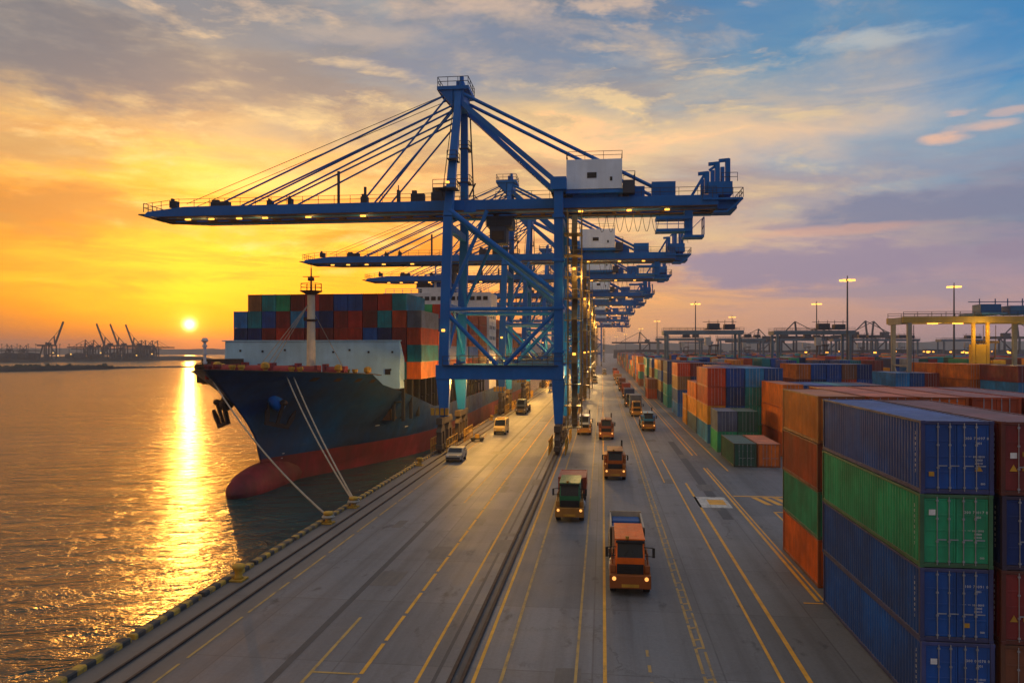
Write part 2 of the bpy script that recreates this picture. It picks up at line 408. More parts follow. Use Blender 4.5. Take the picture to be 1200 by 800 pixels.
    for sc, off, k, lo_el, hi_el in ((1.0, 3.7, 0.78, 5, 13), (2.3, 11.3, 0.5, 3, 9)):
        n0 = cl(0, 0, sc, off); n1_ = cl(-2.2 / sc, -1.5 / sc, sc, off)
        high = t.rng(el, lo_el, hi_el)
        body = t.m('MULTIPLY', t.rng(n0, 0.47, 0.62, smooth=True), t.m('MULTIPLY', high, k))
        body = t.m('MULTIPLY', body, t.rng(az, 34, 14, 0.25, 1.0))
        body = t.m('MULTIPLY', body, t.rng(ang0, 6, 16, 0.2, 1.0))
        dark = t.mix(t.rng(el, 9, 21), t.mix(warm, lin((146, 142, 156)), lin((206, 138, 62))), t.mix(warm, lin((104, 120, 146)), lin((116, 118, 124))))
        res = t.mix(body, res, dark)
        edge = t.m('MULTIPLY', t.rng(t.m('SUBTRACT', n0, n1_), 0.01, 0.13), t.m('MULTIPLY', t.rng(n0, 0.40, 0.54), high))
        edge = t.m('MULTIPLY', edge, t.rng(az, 30, 12, 0.06, 0.75))
        res = t.mix(edge, res, t.mix(t.rng(el, 24, 14), lin((206, 178, 156)), lin((255, 218, 146))))
    st3 = t.noise(t.comb(t.m('MULTIPLY', az, 0.085), t.m('MULTIPLY', el, 0.62), 4.2), 1.0, 9, 0.64, dist=0.5)
    low = t.m('MULTIPLY', t.rng(st3, 0.46, 0.60), t.m('MULTIPLY', t.rng(el, 1.5, 4), t.m('MULTIPLY', t.rng(el, 15, 8), 0.72)))
    res = t.mix(low, res, t.mix(t.rng(az, 20, -5), lin((140, 130, 150)), lin((226, 126, 34))))
    # long mauve bank on the right and the small lit puffs above it
    fine = t.noise(t.comb(t.m('MULTIPLY', az, 0.16), t.m('MULTIPLY', el, 0.5), 0.0), 1.4, 8, 0.62)
    def patch(u, v, du, dv, c, lo, hi_, k):
        nonlocal res
        a, e = (math.degrees(q) for q in px_dir(u, v))
        sx, sy = du / 900 * 57.3 * math.cos(R(a)) ** 2, dv / 900 * 57.3
        q = t.m('ADD', t.m('POWER', t.m('ABSOLUTE', t.m('DIVIDE', t.m('SUBTRACT', az, a), sx)), 2.0), t.m('POWER', t.m('ABSOLUTE', t.m('DIVIDE', t.m('SUBTRACT', el, e), sy)), 2.0))
        g = t.m('ADD', t.m('SUBTRACT', 1.0, q), t.m('MULTIPLY', t.m('SUBTRACT', fine, 0.5), 3.2))
        res = t.mix(t.m('MULTIPLY', t.rng(g, lo, hi_, smooth=True), k), res, lin(c))
    patch(950, 312, 190, 26, (142, 128, 150), -0.3, 0.7, 0.95)
    patch(1090, 245, 190, 22, (116, 120, 146), -0.3, 0.8, 0.92)
    patch(1185, 292, 50, 12, (138, 124, 146), 0.0, 0.9, 0.7)
    patch(1000, 268, 160, 7, (226, 168, 140), 0.0, 1.2, 0.45)
    patch(1105, 163, 38, 7, (232, 182, 152), 0.1, 1.5, 0.8)
    patch(1150, 147, 50, 6, (224, 180, 156), 0.1, 1.5, 0.65)
    patch(1125, 131, 30, 6, (214, 174, 156), 0.15, 0.9, 0.6)
    patch(1180, 130, 40, 6, (214, 174, 156), 0.15, 0.9, 0.5)
    patch(1030, 44, 120, 12, (178, 182, 182), 0.0, 1.4, 0.6)
    patch(60, 248, 150, 30, (168, 112, 58), -0.4, 1.0, 0.85)
    patch(250, 275, 170, 12, (232, 158, 62), -0.3, 1.2, 0.6)
    patch(120, 320, 150, 10, (226, 132, 44), -0.3, 1.2, 0.6)
    patch(300, 215, 180, 14, (255, 224, 128), -0.3, 1.2, 0.6)
    patch(90, 62, 170, 55, (96, 102, 112), -0.5, 1.1, 0.92)
    patch(40, 175, 130, 18, (176, 138, 92), -0.3, 1.0, 0.75)
    patch(300, 95, 150, 35, (128, 122, 120), -0.3, 1.3, 0.7)
    patch(560, 60, 200, 45, (112, 124, 146), -0.4, 1.3, 0.75)
    patch(420, 40, 110, 18, (196, 172, 148), 0.0, 1.4, 0.5)
    hs = t.new('ShaderNodeHueSaturation'); t.put(hs.inputs['Color'], res); hs.inputs['Saturation'].default_value = 1.06; res = hs.outputs[0]
    # the bright side of the sky is brighter than white in its red
    sp = t.new('ShaderNodeSeparateColor'); t.put(sp.inputs[0], res); cb = t.new('ShaderNodeCombineColor')
    t.put(cb.inputs[0], t.m('MULTIPLY_ADD', t.m('MAXIMUM', t.m('SUBTRACT', sp.outputs[0], 0.72), 0.0), t.rng(az, 30, 0, 0.0, 2.4), sp.outputs[0]))
    t.put(cb.inputs[1], t.m('MULTIPLY_ADD', t.m('MAXIMUM', t.m('SUBTRACT', sp.outputs[0], 0.72), 0.0), t.rng(az, 30, 0, 0.0, 0.10), sp.outputs[1])); t.put(cb.inputs[2], sp.outputs[2]); res = cb.outputs[0]
    # the sun, its glow in the thin cloud
    s = t.vm('DOT_PRODUCT', d, tuple(SUN))
    ang2 = t.m('MULTIPLY', t.m('SUBTRACT', 1.0, s), 2 * 3282.8)           # degrees squared
    def glow(sig, c):
        nonlocal res
        g = t.m('EXPONENT', t.m('MULTIPLY', ang2, -1.0 / (2 * sig * sig)))
        res = t.mix(1.0, res, t.scale(t.comb(g, g, g), c), 'ADD')
    glow(0.22, (7.0, 5.2, 2.2)); glow(0.62, (0.7, 0.34, 0.05)); glow(2.4, (0.25, 0.14, 0.0)); glow(9.0, (0.12, 0.02, 0.0))
    # below the horizon
    res = t.mix(t.rng(el, -0.3, -3), res, (0.10, 0.075, 0.055))
    sky = t.new('ShaderNodeTexSky'); sky.sky_type = 'NISHITA'; sky.sun_disc = False
    sky.sun_elevation = SUN_EL; sky.sun_rotation = -math.atan2(-SUN.x, SUN.y); sky.altitude = 10; sky.dust_density = 3
    bg1 = t.new('ShaderNodeBackground'); t.put(bg1.inputs[0], sky.outputs[0]); bg1.inputs[1].default_value = 0.03
    bg2 = t.new('ShaderNodeBackground'); t.put(bg2.inputs[0], res); bg2.inputs[1].default_value = 0.97
    ad = t.new('ShaderNodeAddShader'); t.l.new(bg1.outputs[0], ad.inputs[0]); t.l.new(bg2.outputs[0], ad.inputs[1])
    o = t.new('ShaderNodeOutputWorld'); t.l.new(ad.outputs[0], o.inputs[0])
make_world()
sun = bpy.data.objects.new('sun', bpy.data.lights.new('sun', 'SUN')); COL.objects.link(sun)
sun.data.energy = 0.25; sun.data.angle = R(0.5); sun.data.color = (1.0, 0.40, 0.06)
sun.rotation_euler = (-SUN).to_track_quat('-Z', 'Y').to_euler()
S.view_settings.view_transform = 'Standard'; S.view_settings.look = 'None'
S.view_settings.exposure = 0.17; S.view_settings.gamma = 1

def warm_light(loc, power, rad=0.3, col=(1.0, 0.56, 0.16), spot=None):
    ld = bpy.data.lights.new('crane_floodlight', 'SPOT' if spot else 'POINT')
    ld.energy = power; ld.color = col; ld.shadow_soft_size = rad
    if spot: ld.spot_size = R(spot); ld.spot_blend = 0.7
    o = bpy.data.objects.new('crane_floodlight', ld); COL.objects.link(o); o.location = loc
    return o

# ------------------------------------------------------------------ the setting
EDGE = -21.0
structure(MB().add([(EDGE, -80, 0), (3600, -80, 0), (3600, 3800, 0), (EDGE, 3800, 0)], [(0, 1, 2, 3)]), 'ground', M['ground'])
structure(MB().add([(-3600, -80, WATER_Z), (EDGE + 0.5, -80, WATER_Z), (EDGE + 0.5, 3800, WATER_Z), (-3600, 3800, WATER_Z)], [(0, 1, 2, 3)]), 'water', M['water'])
tag(MB().box(EDGE, EDGE + 0.4, -78, 1500, -9, -0.05).build('quay_wall', M['concrete']), 'concrete quay wall dropping from the apron edge to the water', 'quay wall')
kb = MB(); y = -40.0
while y < 700:                                   # kerb beam in lengths with gaps for the bollards
    kb.prism([(EDGE - 0.06, 0.004), (EDGE + 0.36, 0.004), (EDGE + 0.36, 0.18), (EDGE + 0.30, 0.24), (EDGE - 0.02, 0.24), (EDGE - 0.06, 0.2)], 'y', y, y + 5.7)
    y += 6.0
tag(kb.build('quay_kerb', M['stripe']), 'yellow and black kerb beam along the very edge of the quay', 'kerb')

def strip(mb, x, w, y0, y1, z=0.004, seg=None, gap=0):
    if seg is None:
        mb.add([(x - w / 2, y0, z), (x + w / 2, y0, z), (x + w / 2, y1, z), (x - w / 2, y1, z)], [(0, 1, 2, 3)]); return
    y = y0
    while y < y1:
        e = min(y1, y + seg); strip(mb, x, w, y, e, z); y += seg + gap
pt = MB()
strip(pt, -12.9, 0.34, -20, 600); strip(pt, 9.55, 0.8, 60, 110, 0.004); strip(pt, -6.55, 0.16, -20, 600)
for x in (-18.35, -19.45): strip(pt, x, 0.30, -20, 700)
strip(pt, -5.68, 0.72, -20, 700)
structure(pt, 'pavement_joints', M['patch'])
ln, lf, lw = MB(), MB(), MB()
strip(ln, 0.10, 0.15, -20, 600, 0.008); strip(ln, -5.0, 0.15, -20, 500, 0.008); strip(ln, -7.2, 0.14, -20, 400, 0.008)
strip(ln, -9.56, 0.17, -20, 300, 0.008, 3.2, 0.35)
strip(ln, 6.96, 0.14, -20, 92, 0.008); strip(ln, 8.03, 0.20, -20, 76, 0.008); strip(ln, 6.0, 0.12, 76, 420, 0.008)
strip(ln, 11.0, 0.20, 41, 86, 0.008); strip(ln, 11.32, 0.12, 41, 86, 0.008); strip(ln, 10.95, 0.20, 96, 330, 0.008); strip(ln, 11.5, 0.12, 96, 330, 0.008)
strip(ln, 13.6, 0.16, 44, 63, 0.008); strip(ln, 13.3, 0.16, 84, 330, 0.008)
ln.add([(13.52, 63.0, 0.009), (30, 63.0, 0.009), (30, 63.25, 0.009), (13.52, 63.25, 0.009)], [(0, 1, 2, 3)])
ln.add([(11.5, 69.5, 0.009), (30, 69.5, 0.009), (30, 69.9, 0.009), (11.5, 69.9, 0.009)], [(0, 1, 2, 3)])
ln.add([(10.2, 40.6, 0.009), (11.15, 40.6, 0.009), (11.15, 40.75, 0.009), (10.2, 40.75, 0.009)], [(0, 1, 2, 3)])
strip(lf, -17.3, 0.13, -20, 110, 0.008, 5, 0.6); strip(lf, -3.94, 0.14, -20, 160, 0.008); strip(lf, -1.05, 0.12, -20, 200, 0.008)
strip(lf, 4.0, 0.13, -20, 300, 0.008, 2.6, 0.25); strip(lf, 4.36, 0.11, -20, 300, 0.008, 4.6, 0.3)
strip(lf, 1.9, 0.13, 20, 34, 0.008, 0.7, 0.9); strip(lf, -11.6, 0.15, 26.5, 36, 0.008); strip(lf, -11.6, 0.15, 64, 150, 0.008)
lf.add([(-11.68, 29.6, 0.009), (-9.66, 29.6, 0.009), (-9.66, 29.75, 0.009), (-11.68, 29.75, 0.009)], [(0, 1, 2, 3)])
y = 20.0
while y < 110:                                    # worn ladder of short bars between the double line
    if random.random() < 0.75: lf.add([(4.06, y, 0.009), (4.32, y + 0.1, 0.009), (4.32, y + 0.26, 0.009), (4.06, y + 0.16, 0.009)], [(0, 1, 2, 3)])
    y += random.uniform(0.9, 1.6)
# painted box with an arrow at the crossing
lw.add([(7.9, 64.4, 0.008), (10.6, 64.4, 0.008), (10.6, 69.0, 0.008), (7.9, 69.0, 0.008)], [(0, 1, 2, 3)])
ln.add([(8.9, 65.6, 0.012), (10.3, 65.6, 0.012), (10.3, 67.8, 0.012), (8.9, 67.8, 0.012)], [(0, 1, 2, 3)])
for k in range(6):
    ln.add([(13.6 + k * 0.9, 66, 0.009), (14.1 + k * 0.9, 66, 0.009), (13.4 + k * 0.9, 69.3, 0.009), (12.9 + k * 0.9, 69.3, 0.009)], [(0, 1, 2, 3)])
structure(ln, 'road_markings', M['line']); structure(lf, 'worn_road_markings', M['line_faint']); structure(lw, 'crossing_marking', M['line_white'])
# cast drain covers and patches
pp = MB()
for _ in range(26):
    x, y = random.uniform(-16, 10), random.uniform(25, 130); w, l = random.uniform(0.4, 1.6), random.uniform(0.5, 3.5)
    pp.add([(x, y, 0.0045), (x + w, y + 0.1, 0.0045), (x + w, y + l, 0.0045), (x, y + l - 0.1, 0.0045)], [(0, 1, 2, 3)])
structure(pp, 'pavement_patches', line_mat('concrete_patch', (0.10, 0.098, 0.095), 0.9))
for x, lab in ((-18.35, 'inner'), (-19.45, 'outer')):
    tag(MB().box(x - 0.05, x + 0.05, -20, 700, 0.006, 0.09).build('crane_rail', M['rust_steel']),
        f'{lab} steel rail of the pair running beside the quay kerb', 'rail', 'crane rails set in the quay')
for x, lab in ((-5.45, 'right'), (-5.92, 'left')):
    tag(MB().box(x - 0.07, x + 0.07, -20, 700, 0.006, 0.08).build('crane_rail', M['rust_steel']),
        f'{lab} rail of the close pair in the middle of the quay under the landside legs', 'rail', 'crane rails set in the quay')

# far land
def ridge(name, pts, depth, z0, mat, jitter, step=8.0):
    """a strip of land: crest heights along a line, with real depth"""
    mb = MB(); rows = []
    for (xa, ya, ha), (xb, yb, hb) in zip(pts, pts[1:]):
        L = math.hypot(xb - xa, yb - ya); n = max(1, int(L / step))
        for i in range(n): rows.append((xa + (xb - xa) * i / n, ya + (yb - ya) * i / n, ha + (hb - ha) * i / n))
    rows.append(pts[-1])
    vs = []
    for x, y, h in rows:
        j = random.uniform(0, jitter); g = random.uniform(0, jitter)
        vs += [(x, y, z0 - 1), (x, y + depth * 0.12, z0 + h * 0.35 + j * 0.3), (x, y + depth * 0.35, z0 + h * 0.9 + j), (x, y + depth * 0.65, z0 + h + g), (x, y + depth, z0 - 1)]
    fs = []
    for i in range(len(rows) - 1):
        for k in range(4): fs.append((i * 5 + k, i * 5 + k + 1, i * 5 + 6 + k, i * 5 + 5 + k))
    mb.add(vs, fs)
    return structure(mb, name, mat)
def at_depth(u, D):
    r = (u - 600) / 900; return D * (r * CT - ST), D * (CT + r * ST)
def far_pts(lst):
    return [(*at_depth(u, D), h) for u, D, h in lst]
ridge('far_shore', far_pts([(-200, 1000, 4), (0, 1060, 6), (90, 1150, 6), (200, 1300, 5), (206, 1320, 0.2)]), 160, WATER_Z, M['shore'], 2.0)
ridge('hills', far_pts([(-500, 3000, 20), (-100, 3000, 22), (120, 3000, 20), (330, 3000, 18), (500, 3000, 22)]), 300, WATER_Z, M['shore'], 5.0, 40)
ridge('hills', far_pts([(600, 3000, 30), (800, 2800, 34), (1000, 2600, 36), (1250, 2500, 40), (1700, 2500, 40)]), 300, 0, M['leaf'], 8.0, 30)
ridge('breakwater', far_pts([(-120, 590, 3.2), (0, 620, 3.0), (40, 640, 3.6), (95, 680, 3.2), (130, 715, 1.6), (175, 760, 0.6), (222, 790, 0.4)]), 16, WATER_Z, M['shore'], 0.8, 4)
bush = MB()
for _ in range(420):
    u = random.triangular(-100, 138, 40); D = 628 + max(0, u) * 0.62 + random.uniform(2, 9); x, y = at_depth(u, D)
    r = random.uniform(0.5, 1.6) * (1.5 if random.random() < 0.15 else 1)
    bush.lathe([(0.3 * r, 0), (r, 0.5 * r), (0.9 * r, 1.0 * r), (0.35 * r, 1.5 * r)], (x + random.uniform(-1, 1), y, WATER_Z + 2.0), 6)
tag(bush.build('shrubs', M['leaf']), 'low dark scrub growing along the breakwater', 'shrubs', kind='stuff')

# ------------------------------------------------------------------ containers
PAL = {
    'orange': (0.74, 0.165, 0.010), 'amber orange': (0.80, 0.29, 0.015), 'rust red': (0.46, 0.065, 0.015), 'red': (0.46, 0.035, 0.018), 'maroon': (0.21, 0.026, 0.022),
    'brown': (0.24, 0.08, 0.035), 'blue': (0.008, 0.085, 0.38), 'navy blue': (0.006, 0.035, 0.15), 'sky blue': (0.03, 0.27, 0.58), 'teal': (0.010, 0.27, 0.30),
    'green': (0.02, 0.34, 0.16), 'dark green': (0.02, 0.11, 0.075), 'slate grey': (0.12, 0.15, 0.23), 'pale grey': (0.42, 0.43, 0.45), 'tan': (0.34, 0.2, 0.07), 'light green': (0.22, 0.44, 0.14)}
CH, CW = 2.59, 2.44

def corr(y0, y1, period, depth):
    """corrugation profile: (y, offset) pairs"""
    n = max(1, round((y1 - y0) / period)); p = (y1 - y0) / n; out = []
    for i in range(n):
        a = y0 + i * p
        out += [(a, 0), (a + p * 0.32, 0), (a + p * 0.5, depth), (a + p * 0.82, depth)]
    return out + [(y1, 0)]
def body_mb(mb, L, W, H, period, mi=0, ends=True):
    y0, y1, w = -L / 2 + 0.1, L / 2 - 0.1, W / 2 - 0.035
    for sx in (-1, 1):
        pr = corr(y0, y1, period, 0.036); vs = []
        for y, o in pr: vs += [(sx * (w - o), y, 0.16), (sx * (w - o), y, H - 0.1)]
        mb.add(vs, [(2 * i, 2 * i + 2, 2 * i + 3, 2 * i + 1) for i in range(len(pr) - 1)], mi)
    pr = corr(y0, y1, period * 1.4, 0.022); vs = []
    for y, o in pr: vs += [(-w + 0.02, y, H - 0.035 - o), (w - 0.02, y, H - 0.035 - o)]
    mb.add(vs, [(2 * i, 2 * i + 1, 2 * i + 3, 2 * i + 2) for i in range(len(pr) - 1)], mi)
    if ends:                                     # closed far end
        mb.box(-w, w, L / 2 - 0.09, L / 2 - 0.05, 0.16, H - 0.1, mi)
    mb.box(-w + 0.05, w - 0.05, y0, y1, 0.10, 0.15, mi)
def frame_mb(mb, L, W, H, mi=0):
    w = W / 2
    for sx in (-1, 1):
        for sy in (-1, 1):
            x, y = sx * (w - 0.075), sy * (L / 2 - 0.075)
            mb.box(x - 0.075, x + 0.075, y - 0.07, y + 0.07, 0.12, H - 0.12, mi)
            for zz in (0.0, H - 0.118): mb.box(x - 0.082, x + 0.082, y - 0.085, y + 0.085, zz, zz + 0.118, mi)
        x = sx * (w - 0.055)
        mb.box(x - 0.05, x + 0.05, -L / 2 + 0.16, L / 2 - 0.16, 0.015, 0.16, mi)
        mb.box(x - 0.045, x + 0.045, -L / 2 + 0.16, L / 2 - 0.16, H - 0.10, H - 0.012, mi)
    for sy in (-1, 1):
        y = sy * (L / 2 - 0.07)
        mb.box(-w + 0.16, w - 0.16, y - 0.06, y + 0.06, 0.015, 0.16, mi); mb.box(-w + 0.16, w - 0.16, y - 0.06, y + 0.06, H - 0.13, H - 0.014, mi)
def door_mb(mb, L, W, H, side, mi=0):
    x0, x1 = (-W / 2 + 0.16, -0.012) if side < 0 else (0.012, W / 2 - 0.16)
    y = -L / 2 + 0.05
    mb.box(x0, x1, y, y + 0.03, 0.17, H - 0.14, mi)
    mb.box(x0, x0 + 0.06, y - 0.02, y - 0.002, 0.18, H - 0.15, mi); mb.box(x1 - 0.06, x1, y - 0.02, y - 0.002, 0.18, H - 0.15, mi)
    n = 4
    for k in range(n + 1):                       # pressed ribs
        z = 0.19 + k * (H - 0.40) / n
        mb.box(x0 + 0.062, x1 - 0.062, y - 0.018, y - 0.002, z, z + 0.06, mi)
def rod_x(W, side): return ((-W / 2 + 0.16 + 0.42), (-0.24)) if side < 0 else ((0.24), (W / 2 - 0.16 - 0.42))
_meshes = {}
def far_mesh(L, W, H, period=0.42):
    k = ('c', L, W, H, period); rm = 1 if W > 2.3 else 0
    if k not in _meshes:
        mb = MB(); body_mb(mb, L, W, H, period); frame_mb(mb, L, W, H)
        for s in (-1, 1):
            door_mb(mb, L, W, H, s)
            for x in rod_x(W, s): mb.box(x - 0.016, x + 0.016, -L / 2 - 0.012, -L / 2 + 0.02, 0.1, H - 0.06, rm)
        _meshes[k] = mb.mesh('shipping_container', [M['container'], M['rod']])
    return _meshes[k]

def text_mesh(body, size, spacing=1.0, line=1.0):
    cu = bpy.data.curves.new('lettering', 'FONT'); cu.body = body; cu.size = size; cu.extrude = 0.002
    cu.space_character = spacing; cu.space_line = line; cu.align_x = 'CENTER'; cu.resolution_u = 2
    ob = bpy.data.objects.new('lettering', cu); COL.objects.link(ob)
    dg = bpy.context.evaluated_depsgraph_get(); me = bpy.data.meshes.new_from_object(ob.evaluated_get(dg))
    bpy.data.objects.remove(ob); me.materials.clear(); me.materials.append(M['marking'])
    return me
_protos = {}
def proto(L, W=CW, H=CH):
    """a container with its parts: body, frame, two doors with their bars"""
    k = (L, W, H)
    if k in _protos: return _protos[k]
    r = empty('shipping_container', (0, -500, 0), 'x', 'container')
    mb = MB(); body_mb(mb, L, W, H, 0.278); mb.build('body', M['container'], r)
    mb = MB(); frame_mb(mb, L, W, H); mb.build('frame', M['container'], r, bevel=0.008)
    for s in (-1, 1):
        mb = MB(); door_mb(mb, L, W, H, s); d = mb.build('door', M['container'], r, bevel=0.006)
        for x in rod_x(W, s):
            q = MB().cyl((x, -L / 2 + 0.005, 0.10), (x, -L / 2 + 0.005, H - 0.08), 0.017, n=6)
            for z in (0.2, 0.9, 1.7, H - 0.25): q.box(x - 0.04, x + 0.04, -L / 2 - 0.016, -L / 2 + 0.03, z, z + 0.06)
            q.box(x - 0.02, x + 0.30, -L / 2 - 0.022, -L / 2 - 0.006, 0.98, 1.02)
            q.build('lock_rod', M['rod'], d)
    _protos[k] = r
    return r
_txt = {}
def marks(root, L, H, code, deco):
    d = [c for c in root.children if c.name.split('.')[0] == 'door']
    y = -L / 2 + 0.022
    def put(body, size, x, z, parent, rot=(R(90), 0, 0), yy=None, sp=1.0, line=1.0):
        k = (body, size, sp, line)
        if k not in _txt: _txt[k] = text_mesh(body, size, sp, line)
        o = link('lettering', _txt[k], parent, (x, y if yy is None else yy, z)); o.rotation_euler = rot; return o
    put(code, 0.13, 0.66, H - 0.66, d[1], sp=1.2); put('7001', 0.12, 0.72, H - 0.83, d[1])
    put('100 0010\n10000\n20010', 0.105, 0.72, H - 1.3, d[1], line=1.1); put('----  ---', 0.10, 0.34, H - 1.28, d[1])
    put('000', 0.10, 0.86, 0.34, d[1])
    b = [c for c in root.children if c.name.split('.')[0] == 'body'][0]
    put('\n'.join(code.replace(' ', '')[:8]), 0.17, -CW / 2 + 0.028, H - 0.55, b, (R(90), 0, R(-90)), -L / 2 + 0.55, 1.0, 1.15)
    for kind, x, z in deco:
        q = MB()
        if kind == 'sticker': q.box(x - 0.11, x + 0.11, y - 0.003, y + 0.004, z - 0.1, z + 0.1); m = M['marking']
        elif kind == 'warning': q.prism([(x - 0.13, z - 0.1), (x + 0.13, z - 0.1), (x, z + 0.14)], 'y', y - 0.003, y + 0.004); m = M['yellow']
        else: q.box(x - 0.09, x + 0.09, y - 0.003, y + 0.004, z - 0.08, z + 0.08); m = M['yellow']
        q.build('placard', m, d[0] if x < 0 else d[1])

YARD = 'shipping containers stacked in the yard'
count = [0]
def container(x, y, z, colour, L, label, detail=False, W=CW, H=CH, group=YARD, jit=0.03):
    """x is the left face, y the near (door) end"""
    c = PAL[colour]; j = [random.uniform(0.86, 1.14) for _ in range(3)]; c = tuple(a * b for a, b in zip(c, j))
    loc = (x + W / 2 + random.uniform(-jit, jit), y + L / 2 + random.uniform(-jit, jit) * 1.5, z)
    count[0] += 1
    if detail:
        r = copy_tree(proto(L, W, H)); r.location = loc
        for ch in r.children:
            ch.color = (*((a * 0.45 + q for a, q in zip(c, (0.05, 0.025, 0.012))) if ch.name.startswith('frame') else c), 1)
        r['label'] = label; r['group'] = group
    else:
        r = link('shipping_container', far_mesh(L, W, H), None, loc, c)
        tag(r, label, 'container', group); CAND.append((r, x, y, z, L, W, H, colour))
    return r
CAND = []
ORD = ['first', 'second', 'third', 'fourth', 'fifth', 'sixth', 'seventh', 'eighth', 'ninth', 'tenth', 'eleventh', 'twelfth', 'thirteenth', 'fourteenth', 'fifteenth', 'sixteenth', 'seventeenth', 'eighteenth', 'nineteenth', 'twentieth']
def tierword(k, n):
    if n == 1: return 'standing alone'
    return 'at the bottom' if k == 0 else 'on top' if k == n - 1 else f'{ORD[k]} from the ground'
def stack(x, y, colours, where, L=12.19, detail=False, H=CH):
    out = []
    for k, c in enumerate(colours):
        out.append(container(x, y, k * (H + 0.012) + 0.01, c, L, f'{c} container {tierword(k, len(colours))} of {where}', detail, H=H))
    return out
rnd_col = lambda: random.choice(['orange', 'rust red', 'rust red', 'teal', 'red', 'red', 'maroon', 'maroon', 'brown', 'blue', 'blue', 'navy blue', 'navy blue', 'sky blue', 'teal', 'green', 'dark green', 'slate grey', 'amber orange', 'pale grey'])

# the nearest stacks at the right
a = stack(11.2, 28.7, ['blue', 'blue', 'green', 'blue'], 'the nearest stack beside the road', detail=True)
for r, code, deco in zip(a, ('300 00070 0', '100 70091 0', '200 70017 0', '300 70097 0'),
        ([('sticker', -0.8, 1.9)], [('label', 0.35, 0.6)], [('sticker', -0.8, 1.95)], [('warning', 0.72, 0.92), ('label', -0.85, 0.7)])):
    marks(r, 12.19, CH, code, deco)
b = stack(13.86, 28.7, ['brown', 'maroon', 'navy blue', 'maroon'], 'the maroon-topped stack at the right edge', detail=True)
for r, deco in zip(b, ([], [('warning', -0.8, 0.9), ('label', -0.4, 0.9)], [], [('sticker', -0.8, 1.4), ('label', -0.42, 1.45), ('warning', -0.8, 0.95), ('label', -0.42, 0.95)])):
    marks(r, 12.19, CH, '400 70035 0', deco)
stack(16.52, 28.7, ['teal', 'orange', 'maroon'], 'the teal-footed stack past the right edge', detail=True)
stack(11.6, 43.3, ['orange', 'green', 'rust red', 'orange'], 'the short stack behind the nearest blue stack', L=8.2, detail=True)
for c, cc in enumerate((['blue', 'maroon', 'rust red', 'orange'], ['navy blue', 'rust red', 'orange', 'orange'], ['rust red', 'maroon', 'brown', 'rust red'], ['blue', 'orange', 'rust red', 'maroon'])):
    stack(14.25 + 2.62 * c, 43.3, cc, f'the {ORD[c+1]} column in the second yard row', detail=(c < 2))
# block A beside the road
XA = 14.4; PIT = 2.56
A = [
    (87.1, 9.1, [['dark green'], ['orange']]),
    (99.3, 6.06, [['green', 'slate grey'], ['green', 'dark green']]),
    (108.6, 12.19, [['sky blue', 'amber orange', 'rust red', 'rust red'], ['teal', 'blue', 'navy blue', 'blue'], ['green', 'teal', 'teal', 'sky blue'], ['maroon', 'blue', 'navy blue', 'blue']]),
    (121.4, 12.19, [['slate grey', 'amber orange', 'orange'], ['blue', 'maroon', 'rust red', 'orange'], ['navy blue', 'green', 'maroon', 'navy blue'], ['rust red', 'blue', 'orange', 'maroon']]),
    (135.5, 6.06, [['amber orange', 'amber orange'], ['brown', 'maroon', 'orange'], ['blue', 'navy blue', 'blue', 'navy blue']]),
    (151.0, 12.19, [['sky blue', 'blue', 'tan', 'rust red'], ['navy blue', 'maroon', 'navy blue', 'maroon'], ['blue', 'rust red', 'navy blue', 'navy blue'], ['blue', 'green', 'maroon', 'rust red']]),
    (175.0, 12.19, [['teal', 'teal', 'navy blue', 'navy blue'], ['navy blue', 'teal', 'blue', 'navy blue'], ['rust red', 'blue', 'maroon', 'blue']]),
]
for i, (y, L, cols) in enumerate(A):
    for c, cc in enumerate(cols):
        stack(XA + PIT * c, y, cc, f'{ORD[i]} roadside row, {ORD[c]} column', L=L, detail=(i == 0))
y = 190.0
for i in range(7, 18):
    y0 = y + random.choice((0, 0, 2.5)); n = random.choice((3, 4, 4, 4)); x0 = XA + random.choice((-1.2, -0.6, 0, 0, 0.5))
    if i == 8: n = 2; x0 = XA - 2.5
    L = random.choice((12.19, 12.19, 6.06))
    for c in range(2 if i < 12 else 1):
        stack(x0 + PIT * c, y0, [random.choice(['orange', 'amber orange', 'rust red', 'brown', 'maroon', 'navy blue', 'teal', 'slate grey', 'tan', 'blue']) for _ in range(n if c == 0 else 4)],
              f'{ORD[i]} roadside row, {ORD[c]} column', L=L)
    y = y0 + L + random.choice((0.8, 1.5, 5.0))
# block B behind it
XB = 24.9
stack(21.6, 96.0, ['rust red', 'orange', 'orange'], 'the tall orange stack left of blue-roofed row', H=2.9)
for c, col in enumerate((['blue', 'blue', 'blue'], ['teal', 'navy blue', 'blue'], ['blue', 'maroon', 'teal'], ['maroon', 'green', 'navy blue'], ['navy blue', 'rust red', 'maroon'])):
    stack(28.0 + PIT * c, 115.5, col, f'the {ORD[c]} column of the blue-roofed row')
for c, col in enumerate((['blue', 'rust red', 'maroon', 'orange'], ['maroon', 'blue', 'navy blue', 'blue'], ['brown', 'orange', 'blue', 'blue'], ['navy blue', 'maroon', 'rust red', 'brown'], ['maroon', 'navy blue', 'blue', 'navy blue'])):
    stack(33.6 + PIT * c, 139.0, col, f'column {ORD[c]} behind the blue-roofed row')
